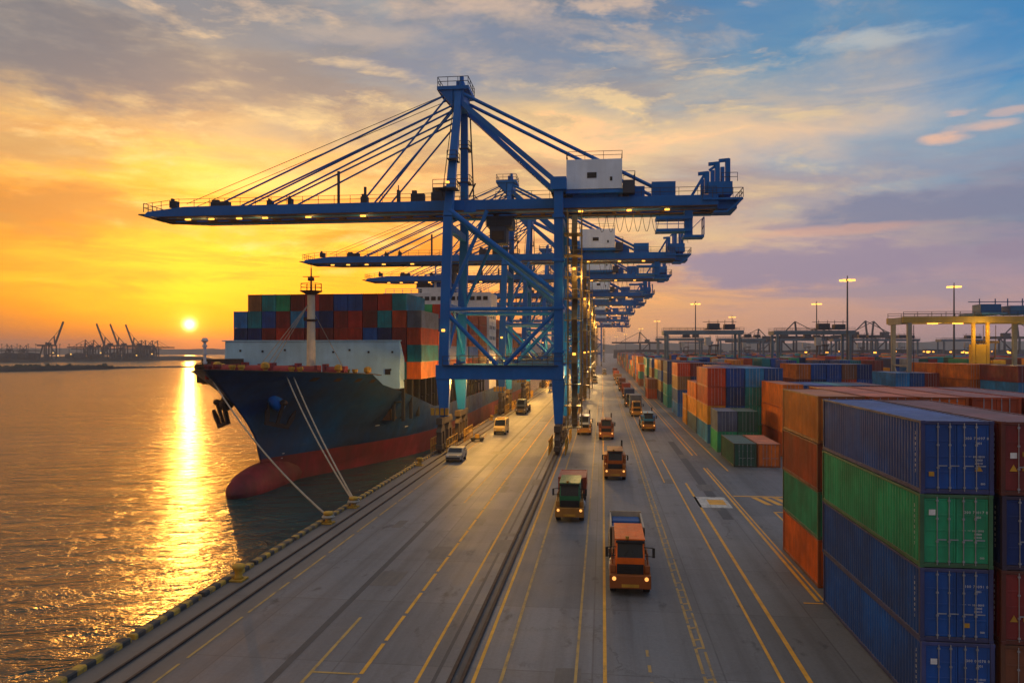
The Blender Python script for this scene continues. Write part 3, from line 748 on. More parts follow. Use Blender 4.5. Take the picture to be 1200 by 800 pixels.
# block C: the high stacks under the yellow gantry crane
for c, col in enumerate((['navy blue', 'teal', 'sky blue'], ['maroon', 'teal', 'blue'], ['blue', 'navy blue', 'maroon'])):
    stack(53.0 + PIT * c, 147.0, col, f'column {ORD[c]} left of the orange wall', H=2.9)
stack(64.3, 128.0, ['sky blue', 'sky blue', 'sky blue', 'maroon'], 'the stack right of the orange wall')
stack(66.9, 128.5, ['navy blue', 'light green', 'light green', 'navy blue'], 'the green stack at the far right edge')
stack(62.9, 141.5, ['blue', 'orange', 'orange', 'orange'], 'the nearer orange stack below yellow gantry')
stack(62.9, 154.5, ['maroon', 'orange', 'orange', 'orange'], 'the farther orange stack below yellow gantry')
for c, col in enumerate((['maroon', 'rust red', 'orange', 'rust red'], ['blue', 'orange', 'maroon', 'navy blue'])):
    stack(65.5 + PIT * c, 143.0, col, f'the {ORD[c+1]} column behind the orange wall')
# rows across the middle distance: the nearest of them one by one, the rest as one field
near_rows = []
for i, y in enumerate((168.0, 190.0)):
    for b, x0 in enumerate((26.0, 41.5, 57.0)):
        for c in range(5):
            if random.random() < 0.15: continue
            n = random.choice((2, 3, 3, 4)) if i else random.choice((2, 3, 3))
            for k in range(n):
                if k < n - 2 and i: continue
                col = rnd_col()
                container(x0 + PIT * c, y + b * 2, k * 2.6 + 0.01, col, 12.19,
                          f'{col} container, {ORD[k]} tier, {ORD[c]} column, {ORD[b]} block, {"nearer" if i == 0 else "farther"} row')
            if i and n > 2:
                near_rows.append((x0 + PIT * c, y + b * 2, n - 2))
ff = MB(); tint = []
def far_box(x, y, z, L, c, H=CH):
    ff.box(x + 0.03, x + CW - 0.03, y + 0.1, y + L - 0.1, z, z + H - 0.02); j = random.uniform(0.8, 1.2); tint.extend([tuple(q * j for q in PAL[c])] * 24)
for x, y, n in near_rows:
    for k in range(n): far_box(x, y, k * 2.6 + 0.01, 12.19, rnd_col())
y = 214.0
while y < 900:
    for b in range(14):
        x0 = 26.0 + 15.5 * b + (0 if y < 400 else random.uniform(-2, 2))
        if random.random() < 0.1: continue
        nn = random.choice((2, 3, 3, 4))
        for c in range(5):
            n = max(0, min(4, nn + random.choice((-1, 0, 0, 0, 1))))
            for k in range(n): far_box(x0 + PIT * c, y, k * 2.6 + 0.01, 12.19, rnd_col())
    y += 13.2 + random.choice((0, 0, 6))
y = 330.0
while y < 760:                                   # the roadside rows go on to the vanishing point
    for c in range(4):
        for k in range(random.choice((3, 4, 4))): far_box(XA + PIT * c, y, k * 2.6 + 0.01, 12.19, rnd_col())
    y += 13.0 + random.choice((0, 0, 4))
for x0, y0 in ((85, 128), (85, 150), (100, 170), (88, 190), (103, 200)):
    for c in range(6):
        for k in range(random.choice((2, 3, 3))): far_box(x0 + PIT * c, y0, k * 2.6 + 0.01, 12.19, rnd_col())
# ------------------------------------------------------------------ ship
SX = -43.2; HB = 14.0
def ystem(z):
    T = [(-9, 93.5), (-4.6, 94.2), (-2, 93.6), (-0.3, 92.6), (1.9, 91.8), (4.2, 89.4), (6.5, 86.2), (8.6, 82.8), (10.9, 79.0), (12.2, 77.4)]
    for (a, p), (b, q) in zip(T, T[1:]):
        if z <= b: return p + (q - p) * max(0, (z - a)) / (b - a)
    return T[-1][1]
def deck_z(y):
    T = [(60, 9.9), (78, 9.8), (100, 8.7), (104, 8.3), (131, 3.2), (136, 2.8), (400, 2.8)]
    for (a, p), (b, q) in zip(T, T[1:]):
        if y <= b: return p + (q - p) * max(0, (y - a)) / (b - a)
    return 2.8
def half_breadth(y, z):
    y0 = ystem(z); k = max(0.0, min(1.0, (z + 4.6) / 15.5))
    L = 50 - 23 * k; tt = max(0.0, min(1.0, (y - y0) / L))
    f_deck = math.sin(tt * math.pi / 2); f_wl = math.sin(tt * math.pi / 2) ** 1.15
    kk = k ** 1.5
    b = HB * (f_wl * (1 - kk) + f_deck * kk)
    if y > 300: b *= 1 - 0.25 * ((y - 300) / 25) ** 2 * (1 - k)
    return b
SEG = [0, 0.002, 0.006, 0.012, 0.02, 0.03, 0.042, 0.056, 0.072, 0.09, 0.11, 0.135, 0.16, 0.19, 0.22, 0.26, 0.32, 0.45, 0.6, 0.8, 1.0]
YE = 318.0
def shell(zlo, zhi_fn, nz):
    """both sides of the hull between two heights"""
    mb = MB(); ring = 2 * len(SEG)
    vs = []
    for j in range(nz + 1):
        tj = j / nz
        for side in (-1, 1):
            for s in SEG:
                zb = zlo + tj * (zhi_fn(ystem(9)) - zlo)
                ys = ystem(zb); y = ys + s * (YE - ys); z = zlo + tj * (zhi_fn(y) - zlo)
                vs.append((side * half_breadth(max(y, ystem(z)), z) if s > 0 else 0.0, y, z))
    fs = []
    n = len(SEG)
    for j in range(nz):
        for sd in range(2):
            for i in range(n - 1):
                a = j * ring + sd * n + i; fs.append((a, a + 1, a + ring + 1, a + ring))
        a = j * ring + n - 1; b = j * ring + 2 * n - 1
        fs.append((a, b, b + ring, a + ring))
    mb.add(vs, fs)
    return mb
ship = empty('container_ship', (SX, 0, WATER_Z), 'large dark blue container ship with red underwater hull moored along the quay', 'ship')
def up(mb):
    mb.v = [(x, y, z - WATER_Z) for x, y, z in mb.v]; return mb
def weld(o, d=0.02):
    import bmesh
    bm = bmesh.new(); bm.from_mesh(o.data); bmesh.ops.remove_doubles(bm, verts=bm.verts, dist=d); bmesh.ops.recalc_face_normals(bm, faces=bm.faces); bm.to_mesh(o.data); bm.free()
    return o
weld(up(shell(-1.0, lambda y: deck_z(y) + (1.0 if y < 103 else 0.0), 14)).build('hull', M['hull'], ship, smooth=True))
weld(up(shell(-9.0, lambda y: -1.0, 5)).build('boot_topping', M['boot'], ship, smooth=True))
bl = MB(); prof = []
for i in range(15):
    tq = i / 14; yy = 85.2 + tq * 22
    rr = math.sqrt(max(0.0, 1 - (1 - min(1, tq / 0.36)) ** 2)); rv = rr * (1 - 0.1 * tq)
    prof.append((yy, 2.25 * rr + 0.3 * tq, 2.35 * rv + 0.5 * tq, -4.1 + 0.6 * tq))
vs = []
for yy, rx, rz, cz in prof:
    for i in range(16):
        q = 2 * math.pi * i / 16; vs.append((max(rx, 0.02) * math.cos(q), yy, cz + max(rz, 0.02) * math.sin(q)))
bl.add(vs, [(j * 16 + i, j * 16 + (i + 1) % 16, (j + 1) * 16 + (i + 1) % 16, (j + 1) * 16 + i) for j in range(14) for i in range(16)] + [tuple(range(16))])
weld(up(bl).build('bulbous_bow', M['boot'], ship, smooth=True))
# decks
dk = MB(); ys = [81.2 + 1.2 * i for i in range(18)] + [102.4, 103]
for a, b in zip(ys, ys[1:]):
    za, zb = deck_z(a) , deck_z(b)
    ha, hb = max(0.05, half_breadth(a, za) - 0.15), max(0.05, half_breadth(b, zb) - 0.15)
    dk.add([(-ha, a, za), (ha, a, za), (hb, b, zb), (-hb, b, zb)], [(0, 1, 2, 3)])
ys = [103 + 3 * i for i in range(12)] + [200, 300, YE]
for a, b in zip(ys, ys[1:]):
    za, zb = min(deck_z(a), 9.0) - 0.6, min(deck_z(b), 9.0) - 0.6
    ha, hb = half_breadth(a, za) - 0.12, half_breadth(b, zb) - 0.12
    dk.add([(-ha, a, za), (ha, a, za), (hb, b, zb), (-hb, b, zb)], [(0, 1, 2, 3)])
up(dk).build('deck', M['deck'], ship)
# bulwark cap
for sd in (-1, 1):
    cp = MB(); pr = None
    for i in range(24):
        y = 79.1 + i * 1.04; z = deck_z(y) + 1.03; h = half_breadth(y, z) if y > ystem(z) else 0.0
        if pr: cp.bar((sd * pr[0], pr[1], pr[2]), (sd * h, y, z), 0.34, 0.1)
        pr = (h, y, z)
    up(cp).build('bulwark_cap', M['rust_steel'], ship)
# breakwater and foremast
bw = MB().prism([(-13.9, 7.2), (13.6, 7.2), (13.6, 14.2), (-13.3, 14.2)], 'y', 110.2, 110.5)
bw.box(-13.9, 13.7, 110.0, 110.9, 14.2, 14.35)
for sd in (-1, 1): bw.prism([(110.5, 7.2), (113.0, 7.2), (113.0, 11.5), (110.5, 14.2)], 'x', sd * 13.5 - 0.1, sd * 13.5 + 0.1)
up(bw).build('breakwater_wall', M['pale_blue'], ship, bevel=0.04)
for x, z in ((8.9, 12.6), (12.5, 12.6), (12.2, 10.0), (-11, 12.8), (-7.5, 12.7), (-4, 12.9), (3.5, 12.6), (6, 12.9)): up(MB().box(x - 0.14, x + 0.14, 110.1, 110.19, z - 0.14, z + 0.14)).build('breakwater_opening', M['black'], ship)
up(MB().box(11.4, 12.2, 110.08, 110.19, 9.3, 10.1)).build('breakwater_opening', M['black'], ship)
MX, MZ = 2.5, -1.4
ms = MB().cyl((MX, 104, 8), (MX, 104, 22.6 + MZ), 0.66, 0.52, 14)
up(ms).build('foremast', M['cream'], ship, smooth=False)
mp = MB().lathe([(0.5, 22.0 + MZ), (1.5, 22.5 + MZ), (1.6, 22.6 + MZ), (0.4, 22.7 + MZ)], (MX, 104, 0), 12)
mp.railing([(MX + 1.5 * math.cos(q * math.pi / 4), 104 + 1.5 * math.sin(q * math.pi / 4), 22.6 + MZ) for q in range(9)], 1.0, 1.2, 0.035)
mp.cyl((MX, 104, 22.6 + MZ), (MX, 104, 25.8 + MZ), 0.16, 0.09); mp.bar((MX - 1.2, 104, 24.6 + MZ), (MX + 1.2, 104, 24.6 + MZ), 0.09); mp.cyl((MX, 104, 25.8 + MZ), (MX, 104, 26.6 + MZ), 0.05, 0.03)
mp.box(MX - 0.35, MX + 0.35, 103.6, 104.3, 24.0 + MZ, 24.5 + MZ); up(mp).build('crows_nest', M['rust_steel'], ship)
mp = MB().lathe([(0.62, 0), (0.95, 0.2), (0.95, 0.3), (0.6, 0.32)], (MX, 104, 16.9), 10).box(MX - 1.0, MX - 0.5, 103.7, 104.2, 17.0, 17.5)
up(mp).build('mast_platform', M['rust_steel'], ship)
sy_ = MB()
for x1, y1 in ((-5.5, 97), (-4.6, 97.5), (-4.0, 98.2), (3.8, 108)): sy_.cyl((MX - 0.2, 103.7, 19.4), (x1 + 2.5, y1, 9.4), 0.05, 0.05, 5)
up(sy_).build('mast_stay', M['rope'], ship)
sm = MB().cyl((-12.5, 102.5, 9.6), (-12.5, 102.5, 14.0), 0.22, 0.2, 10)
for z in (11, 12.2, 13.3): sm.lathe([(0.34, 0), (0.34, 0.3)], (-12.5, 102.5, z), 10)
sm.lathe([(0.3, 0), (0.5, 0.2), (0.3, 0.6)], (-12.5, 102.5, 14.0), 10)
up(sm).build('deck_light_post', M['white'], ship)
def deck_gear(name, mb, m): return up(mb).build(name, m, ship)
for x, y in ((-3.5, 91), (-0.6, 93), (2.2, 95), (5.2, 96), (-1.2, 99), (7.6, 99.5)):
    z = deck_z(y); q = MB()
    q.cyl((x - 1.1, y, z + 1.2), (x + 1.1, y, z + 1.2), 0.75, n=12); q.box(x - 1.5, x - 1.15, y - 0.8, y + 0.8, z, z + 2.3); q.box(x + 1.15, x + 1.5, y - 0.8, y + 0.8, z, z + 2.0); q.box(x - 1.3, x + 1.3, y - 0.5, y + 0.5, z, z + 0.5)
    deck_gear('windlass', q, M['deck'])
for x, y in ((-8.2, 97), (-8.6, 100), (9.3, 101), (5.0, 92.5), (-2.2, 85.5), (-1.0, 83), (1.2, 84.5)):
    z = deck_z(y); q = MB()
    for dx in (-0.55, 0.55): q.lathe([(0.3, 0), (0.3, 1.3), (0.42, 1.4), (0.42, 1.7)], (x + dx, y, z), 10)
    deck_gear('mooring_bitts', q, random.choice((M['rust_steel'], M['yellow'], M['deck'])))
for x, y in ((-3.0, 88), (2.6, 89), (-6, 95), (8.6, 98), (3.2, 101), (11, 103), (-10.6, 103), (6.3, 103.5)):
    z = deck_z(y); vq = MB().lathe([(0.25, 0), (0.25, 1.3), (0.55, 1.5), (0.5, 2.0), (0.2, 2.2)], (x, y, z), 9)
    deck_gear('deck_vent', vq, M['yellow'])
rl = MB(); pts = []
for i in range(12):
    y = 81.5 + 1.9 * i; pts.append((-(half_breadth(y, deck_z(y) + 1) - 0.3), y, deck_z(y) + 1.0))
rl.railing(pts, 0.9, 1.6, 0.03)
deck_gear('bow_railing', rl, M['rust_steel'])
deck_gear('deck_locker', MB().box(-13.6, -10.2, 103.6, 109.6, 8.0, 11.6), M['rust_steel'])
deck_gear('deck_locker', MB().box(-13.0, -11.2, 101.2, 103.4, 8.3, 10.9), M['rust_steel'])
# anchors: the bolster and the hanging stockless anchor
for sd in (1, -1):
    y0 = 91.0; z0 = 6.6; hx = half_breadth(y0, z0)
    q = MB(); q.lathe([(1.25, -0.5), (1.45, 0.0), (1.2, 0.5), (0.6, 0.62)], (0, 0, 0), 14)
    rm = Matrix.Rotation(sd * R(58), 4, 'Y'); q.v = [tuple(rm @ Vector(v) + Vector((sd * (hx + 0.1), y0, z0))) for v in q.v]
    bs = up(q).build('hawse_bolster', M['crane'] if sd > 0 else M['rust_steel'], ship, smooth=True)
    an = MB()
    an.bar((0, 0, 0.6), (0, 0, -2.2), 0.36, 0.36); an.bar((-1.5, 0, -2.1), (1.5, 0, -2.1), 0.5, 0.45)
    for k in (-1, 1):
        an.prism([(k * 1.15, -2.2), (k * 1.5, -2.1), (k * 1.85, -0.9), (k * 1.75, 0.1), (k * 1.25, -0.9)], 'y', -0.22, 0.22)
    an.lathe([(0.35, 0.5), (0.5, 0.8), (0.3, 1.1)], (0, 0, 0), 8)
    rm = Matrix.Rotation(sd * R(18), 4, 'Y') @ Matrix.Rotation(sd * R(40), 4, 'Z')
    an.v = [tuple(rm @ Vector(v) + Vector((sd * (hx + 1.1), y0 - 0.6, z0 - 0.9))) for v in an.v]
    up(an).build('anchor', M['rust_steel'], bs if False else ship)
def side_mark(name, y, z, w, h, m):                # small painted mark lying on the port side of the hull
    mb = MB()
    P = [(half_breadth(yy, zz) + 0.035, yy, zz) for yy, zz in ((y, z), (y + w, z), (y + w, z + h), (y, z + h))]
    mb.add(P + [(x - 0.03, yy, zz) for x, yy, zz in P], [(0, 1, 2, 3), (7, 6, 5, 4), (0, 4, 5, 1), (1, 5, 6, 2), (2, 6, 7, 3), (3, 7, 4, 0)]); up(mb).build(name, m, ship)
for k in range(5): side_mark('draught_mark', 96.6, -3.2 + k * 0.62, 0.3, 0.09, M['marking'])
side_mark('tug_mark', 112, 1.5, 0.9, 0.12, M['marking']); side_mark('tug_mark', 120, 0.6, 0.9, 0.12, M['marking'])
for y in (92, 95.5, 99, 102): side_mark('fairlead', y, deck_z(y) - 0.1, 0.9, 0.45, M['rust_steel'])
# hatch coaming, lashing posts, superstructure
for a, b in ((112.8, 196), (213, 306)): up(MB().box(-11.5, 11.5, a, b, 2.3, 8.3)).build('hatch_coaming', M['rust_steel'], ship)
y = 113.0
while y < 306:
    if not 195 < y < 212:
        lp = MB()
        for x in (13.4, 11.9): lp.box(x - 0.22, x + 0.22, y - 0.25, y + 0.25, 2.2, 8.195)
        lp.box(11.6, 13.8, y - 0.5, y + 0.5, 8.2, 8.45); lp.box(12.12, 13.18, y - 0.6, y + 0.6, 5.0, 5.15)
        up(lp).build('lashing_post', M['far_steel'], ship)
    y += 4.6
def WN(*a): up(MB().box(*a)).build('window', M['glass'], acc)
ac = MB().box(-13.9, 13.9, 198, 211, 2.5, 23.6).box(-14.3, 14.3, 197.4, 210, 23.6, 27.9)
acc = up(ac).build('accommodation_block', M['white'], ship, bevel=0.06)
for k in range(16): WN(-13.4 + k * 1.72, -12.2 + k * 1.72, 197.3, 197.45, 25.9, 26.9)
for lvl in range(5):
    for k in range(10): WN(-12.6 + k * 2.7, -11.8 + k * 2.7, 197.9, 198.05, 10 + lvl * 2.8, 10.9 + lvl * 2.8)
    for k in range(4): WN(13.85, 13.99, 199 + k * 3, 199.8 + k * 3, 10 + lvl * 2.8, 10.9 + lvl * 2.8)
rm_ = MB().box(-4.5, 3.5, 200, 204, 27.9, 29.2).box(-6, 6, 200, 203, 29.2, 29.5); rm_.cyl((-1, 201, 29.5), (-1, 201, 36.5), 0.35, 0.15); rm_.bar((-4, 201, 33), (2, 201, 33), 0.25); rm_.bar((-3, 201, 31.2), (1, 201, 31.2), 0.5); rm_.railing([(-13.8, 198, 27.9), (13.8, 198, 27.9)], 1.1, 2.3, 0.06)
up(rm_).build('radar_mast', M['white'], ship)
fn = MB().prism([(207, 23), (211, 23), (211, 33), (208, 34)], 'x', -3.4, 3.4)
up(fn).build('funnel', M['crane'], ship)
# containers on deck (lashed, but each its own thing)
SHIPG = 'containers stacked on the deck of the ship'
SW, SP = 2.19, 2.3
x0s = SX - 6 * SP
front = {
    4: [None, 'tan', 'teal', 'green', 'maroon', 'red', 'maroon', 'blue', 'blue', 'maroon', 'red', 'teal'],
    3: ['sky blue', 'teal', 'blue', 'maroon', 'sky blue', 'blue', 'navy blue', 'maroon', 'red', 'maroon', 'teal', 'rust red'],
    2: ['navy blue', 'navy blue', 'maroon', 'red', 'maroon', 'maroon', 'maroon', 'red', 'red', 'blue', 'navy blue', 'maroon']}
Z0 = 8.5
for k, row in front.items():
    for c, col in enumerate(row):
        if col: container(x0s + c * SP, 113.7, Z0 + k * 2.6, col, 12.19, f'{col} container, {["top", "second", "third"][4-k]} tier, {ORD[c]} from the left, ship front row', W=SW, group=SHIPG)
side = [['orange', 'teal', 'rust red', 'slate grey'], ['orange', 'rust red', 'orange'], ['rust red', 'pale grey', 'rust red', 'navy blue', 'red'], ['orange', 'pale grey', 'rust red', 'orange', 'red'],
        ['rust red', 'sky blue', 'orange', 'red', 'rust red'], ['maroon', 'orange', 'orange', 'rust red', 'rust red'], ['pale grey', 'orange', 'rust red', 'maroon', 'orange'], ['rust red', 'rust red', 'orange', 'orange'],
        ['maroon', 'pale grey', 'orange', 'rust red'], ['rust red', 'slate grey', 'rust red', 'orange'], ['orange', 'maroon', 'brown', 'rust red']]
for i, cols in enumerate(side):
    y = 113.7 + 13.9 * i + (18 if i > 5 else 0)
    for c in (12, 11) if i == 0 else (11, 10):
        for k, col in enumerate(cols):
            if i == 0 and (c == 11 and k > 1): continue
            cc = col if c == (12 if i == 0 else 11) else rnd_col()
            if i == 0 and c == 12: xx = x0s + 11 * SP + 1.3
            container(x0s + c * SP if not (i == 0 and c == 12) else x0s + 12 * SP, y, Z0 + k * 2.6, cc, 12.19,
                      f'{cc} container, {ORD[k]} tier, {"quayside" if c >= 11 and not (i==0 and c==11) else "inner"} column, {ORD[i]} ship bay', W=SW, group=SHIPG)

# ------------------------------------------------------------------ ship-to-shore cranes
CX = -12.5; CY0 = 103.0
def crane():
    r = empty('quay_crane', (CX, CY0, 0), 'nearest blue ship-to-shore crane with white machinery house straddling the quay', 'crane', 'blue quay cranes in a line along the berth')
    Bm, Dk = M['crane'], M['crane_dark']
    def X(x): return x - CX
    def mk(name, mb, m=Bm, par=r, bevel=0): 
        return mb.build(name, m, par, bevel=bevel)
    WX0, WX1, LX = -20.25, -19.0, -5.5
    for sd in (-1, 1):
        y = 6 * sd
        # waterside leg: foot to portal beam, then up to the apex
        q = MB().bar((X(WX0 + 0.1), y, 4.4), (X(WX0), y, 9.3), 1.0, 0.9, 1.8, 1.1)
        q.bar((X(WX0), y, 9.2), (X(WX0 + 0.55), y * 0.98, 30.0), 1.3, 1.1, 1.12, 1.1); q.bar((X(WX0 + 0.55), y * 0.98, 30.0), (X(WX1), 1.9 * sd, 47.6), 1.12, 1.1, 0.85, 0.85)
        mk('waterside_leg', q, bevel=0.04)
        q = MB().bar((X(LX), y, 3.6), (X(LX), y, 9.3), 1.0, 1.0, 1.7, 1.2); q.bar((X(LX), y, 9.2), (X(LX), y, 33.8), 1.12, 1.1)
        q.box(X(LX) - 1.0, X(LX) + 1.0, y - 0.95, y + 0.95, 33.0, 34.6)
        for z in (12.5, 18, 24, 29.5): q.box(X(LX) - 0.78, X(LX) + 0.78, y - 0.75, y + 0.75, z, z + 0.35)
        mk('landside_leg', q, bevel=0.04)
        q = MB().box(X(WX0) - 0.95, X(LX) + 0.65, y - 0.65, y + 0.65, 9.15, 11.0)
        mk('portal_beam', q, bevel=0.05)
        w = MB().railing([(X(WX0), y - 0.72, 11.0), (X(LX) + 0.6, y - 0.72, 11.0)], 1.1, 1.9, 0.03)
        w.box(X(WX0), X(LX), y - 1.1, y - 0.66, 10.9, 11.0)
        mk('walkway', w, Dk)
        mid = (X(WX0) + X(LX)) / 2
        for a, b, wd in (((X(WX0 + 0.3), y, 18.1), (X(LX) - 0.6, y, 18.1), 0.55), ((X(WX0 + 0.4), y, 17.6), (mid - 0.5, y, 11.0), 0.55), ((X(LX) - 0.5, y, 17.6), (mid + 0.5, y, 11.0), 0.55),
                         ((X(WX0 + 0.75), y, 30.8), (X(LX) - 0.5, y, 20.2), 0.75),
                         ((X(WX0 + 0.6), y * 0.99, 19.2), (X(WX0 + 5.6), y * 0.99, 30.7), 0.5), ((X(WX0 + 0.4), y, 12.0), (X(WX0 + 0.4), -y * 0.2, 18.0), 0.4), ((X(LX), y, 12.0), (X(LX), -y * 0.2, 18.0), 0.4), ((X(LX), y, 19.0), (X(LX), -y * 0.2, 29.6), 0.4)):
            mk('diagonal_brace', MB().cyl(a, b, wd / 2, n=12))
        for x0, nm in ((X(WX0) + 0.1, 'w'), (X(LX), 'l')):
            q = MB(); lo = 4.4 if nm == 'w' else 3.6
            q.box(x0 - 0.38, x0 + 0.38, y - 3.3, y + 3.3, lo - 0.8, lo + 0.02)
            for k in (-1, 1):
                q.prism([(y + k * 2.2 - 1.5, lo - 1.7), (y + k * 2.2 + 1.5, lo - 1.7), (y + k * 2.2 + 0.5, lo - 0.82), (y + k * 2.2 - 0.5, lo - 0.82)], 'x', x0 - 0.3, x0 + 0.3)
                for kk in (-1, 1): q.box(x0 - 0.32, x0 + 0.32, y + k * 2.2 + kk * 0.85 - 0.3, y + k * 2.2 + kk * 0.85 + 0.3, 0.5, lo - 1.72).box(x0 - 0.42, x0 + 0.42, y + k * 2.2 + kk * 0.85 - 0.62, y + k * 2.2 + kk * 0.85 + 0.62, 0.55, 1.15)
            b = mk('bogie', q, M['orange'], bevel=0.03)
            wq = MB()
            for k in (-3.05, -1.35, 1.35, 3.05): wq.cyl((x0 - 0.2, y + k, 0.42), (x0 + 0.2, y + k, 0.42), 0.36, n=12)
            mk('wheel', wq, M['rust_steel'], b)
            g = MB().railing([(x0 - 1.0, y - 3.4, 0.05), (x0 - 1.0, y + 3.4, 0.05)], 1.8, 1.1, 0.05).railing([(x0 + 1.0, y - 3.4, 0.05), (x0 + 1.0, y + 3.4, 0.05)], 1.8, 1.1, 0.05)
            mk('guard_rail', g, M['yellow'], b)
    for x0, z in ((X(WX0), 9.2), (X(LX), 9.2)):
        mk('sill_beam', MB().box(x0 - 0.5, x0 + 0.5, -5.3, 5.3, 9.4, 10.8), bevel=0.04)
    for x0, z in ((X(WX0) + 0.5, 28.8), (X(LX), 30), (X(LX), 18.4), (X(WX0) + 0.35, 18.4)):
        mk('tie_beam', MB().box(x0 - 0.4, x0 + 0.4, -5.4, 5.4, z - 0.45, z + 0.45))
    # boom and girder: twin box girders with a deck between
    def girder(name, xa, xb, tip):
        q = MB()
        for sd in (-1, 1):
            if tip:
                q.prism([(X(xa), 31.4), (X(xa) + 6.5, 31.0), (X(xb), 31.0), (X(xb), 32.6), (X(xa) + 6.0, 32.6), (X(xa) + 0.6, 32.0)], 'y', sd * 2.7 - 0.65, sd * 2.7 + 0.65)
            else:
                q.box(X(xa), X(xb), sd * 2.7 - 0.65, sd * 2.7 + 0.65, 31.0, 32.6)
        return mk(name, q, bevel=0.03)
    bm = girder('boom', -63.2, -18.0, True); gd = girder('girder', -17.98, 14.6, False)
    for par, xa, xb in ((bm, -62, -18.1), (gd, -17.9, 14.4)):
        q = MB(); x = xa
        while x < xb: q.box(X(x), X(x) + 0.5, -2.04, 2.04, 31.15, 31.6); x += 3.2
        q.box(X(xa), X(xb), -2.04, -0.6, 31.1, 31.14); q.box(X(xa), X(xb), 0.6, 2.04, 31.1, 31.14)
        q.box(X(xa) + 1.5, X(xb), -3.95, -3.36, 31.05, 31.2)
        mk('underdeck', q, M['rust_steel'], par)
        q = MB().railing([(X(xa) + 4, -3.2, 32.6), (X(xb), -3.2, 32.6)], 1.05, 2.2, 0.028).railing([(X(xa) + 4, 3.2, 32.6), (X(xb), 3.2, 32.6)], 1.05, 2.2, 0.028)
        mk('railing', q, Dk, par)
    for x, h, w in ((-59.6, 1.3, 1.0), (-53.6, 1.0, 2.6), (-45.5, 1.0, 0.7), (-42.5, 1.3, 0.5), (-32.3, 1.3, 0.9), (-25.4, 1.6, 1.8), (-22.6, 1.8, 1.6), (-21.0, 2.1, 0.8), (-27.3, 2.4, 0.3)):
        q = MB().box(X(x), X(x) + w, -2.9, -2.0, 32.6, 32.6 + h * 0.7).box(X(x) + 0.1, X(x) + w * 0.4, -2.7, -2.2, 32.6 + h * 0.7, 32.6 + h); mk('boom_gear', q, Dk, bm)
    for x, h in ((-35.4, 4.4), (-31.7, 2.2)): mk('boom_post', MB().cyl((X(x), -2.7, 32.6), (X(x), -2.7, 32.6 + h), 0.2), Dk, bm)
    q = MB().railing([(X(-63.2), -3.2, 32.0), (X(-63.2), 3.2, 32.0)], 1.2, 1.0, 0.04).railing([(X(-63.2), -3.2, 32.0), (X(-58), -3.2, 32.6)], 1.1, 1.2, 0.03); q.box(X(-64), X(-63.1), -3.2, 3.2, 31.6, 31.75)
    mk('tip_platform', q, Dk, bm)
    for x in (-56.6, -53.2, -49.2, -45.5, -39.4, -31.8):
        mk('boom_lamp', MB().box(X(x) - 0.35, X(x) + 0.35, -3.5, -3.2, 30.72, 30.9), M['lamp'], bm)
    for x in (3.4, 8.2, -2.8):
        mk('girder_lamp', MB().box(X(x) - 0.3, X(x) + 0.3, -3.5, -3.2, 30.72, 30.9), M['lamp'], gd)
    # apex
    q = MB().box(X(-21.9), X(-17.6), -2.6, 2.6, 47.5, 48.0).box(X(-19.7), X(-18.3), -2.4, 2.4, 45.4, 47.5)
    q.prism([(X(-21.7), 47.5), (X(-19.8), 45.2), (X(-19.8), 47.5)], 'y', -2.4, -2.1); q.prism([(X(-21.7), 47.5), (X(-19.8), 45.2), (X(-19.8), 47.5)], 'y', 2.1, 2.4); q.box(X(-19.6), X(-18.6), -1.0, 0.4, 48, 49.2); q.cyl((X(-18.8), -1.2, 48), (X(-18.8), -1.2, 49.6), 0.3)
    ap = mk('apex_head', q, bevel=0.03)
    mk('railing', MB().railing([(X(-21.8), -2.55, 48), (X(-17.7), -2.55, 48), (X(-17.7), 2.55, 48), (X(-21.8), 2.55, 48), (X(-21.8), -2.55, 48)], 1.2, 1.3, 0.035), Dk, ap)
    for y in (-2.2, 2.2):
        for xb, xa, za in ((-53.0, -21.0, 46.8), (-49.2, -19.6, 45.6), (-45.4, -19.6, 44.9), (-32.2, -20.6, 46.6), (-30.4, -19.6, 44.9)):
            mk('forestay', MB().cyl((X(xa), y, za), (X(xb), y * 1.2, 32.7), 0.13, n=7), M['crane'])
        mk('backstay', MB().cyl((X(-18.3), y, 46.9), (X(8.7), y * 1.2, 32.7), 0.24, n=8))
        mk('backstay', MB().bar((X(-18.6), y, 45.8), (X(LX) - 0.4, y * 2.2, 34.4), 0.66, 0.66))
    for y in (-1.2, 1.2): mk('hoist_rope', MB().cyl((X(-21.3), y, 47.2), (X(-58), y, 33.4), 0.045, n=5), M['cable'])
    mk('pulley_block', MB().box(X(6.3), X(9.3), -2.9, -1.6, 32.65, 34.5).box(X(3.4), X(5.4), -2.8, -1.7, 32.6, 34.0), Bm)
    # machinery house on the girder
    q = MB().box(X(-4.6), X(2.5), -4.2, 4.2, 33.5, 37.3)
    mh = mk('machinery_house', q, M['house'], bevel=0.05)
    mk('window', MB().box(X(-1.95), X(-0.75), -4.27, -4.18, 34.9, 35.6), M['glass'], mh); mk('window', MB().box(X(0.95), X(1.25), -4.27, -4.18, 34.5, 35.0), M['glass'], mh)
    mk('house_base', MB().box(X(-4.7), X(2.6), -4.1, 4.1, 33.0, 33.47).box(X(-3.8), X(2.0), -3.2, 3.2, 32.62, 33.0), Bm, mh)
    q = MB().railing([(X(-4.6), -4.2, 37.3), (X(2.5), -4.2, 37.3), (X(2.5), 4.2, 37.3), (X(-4.6), 4.2, 37.3), (X(-4.6), -4.2, 37.3)], 1.0, 2.0, 0.028)
    mk('roof_railing', q, Dk, mh)
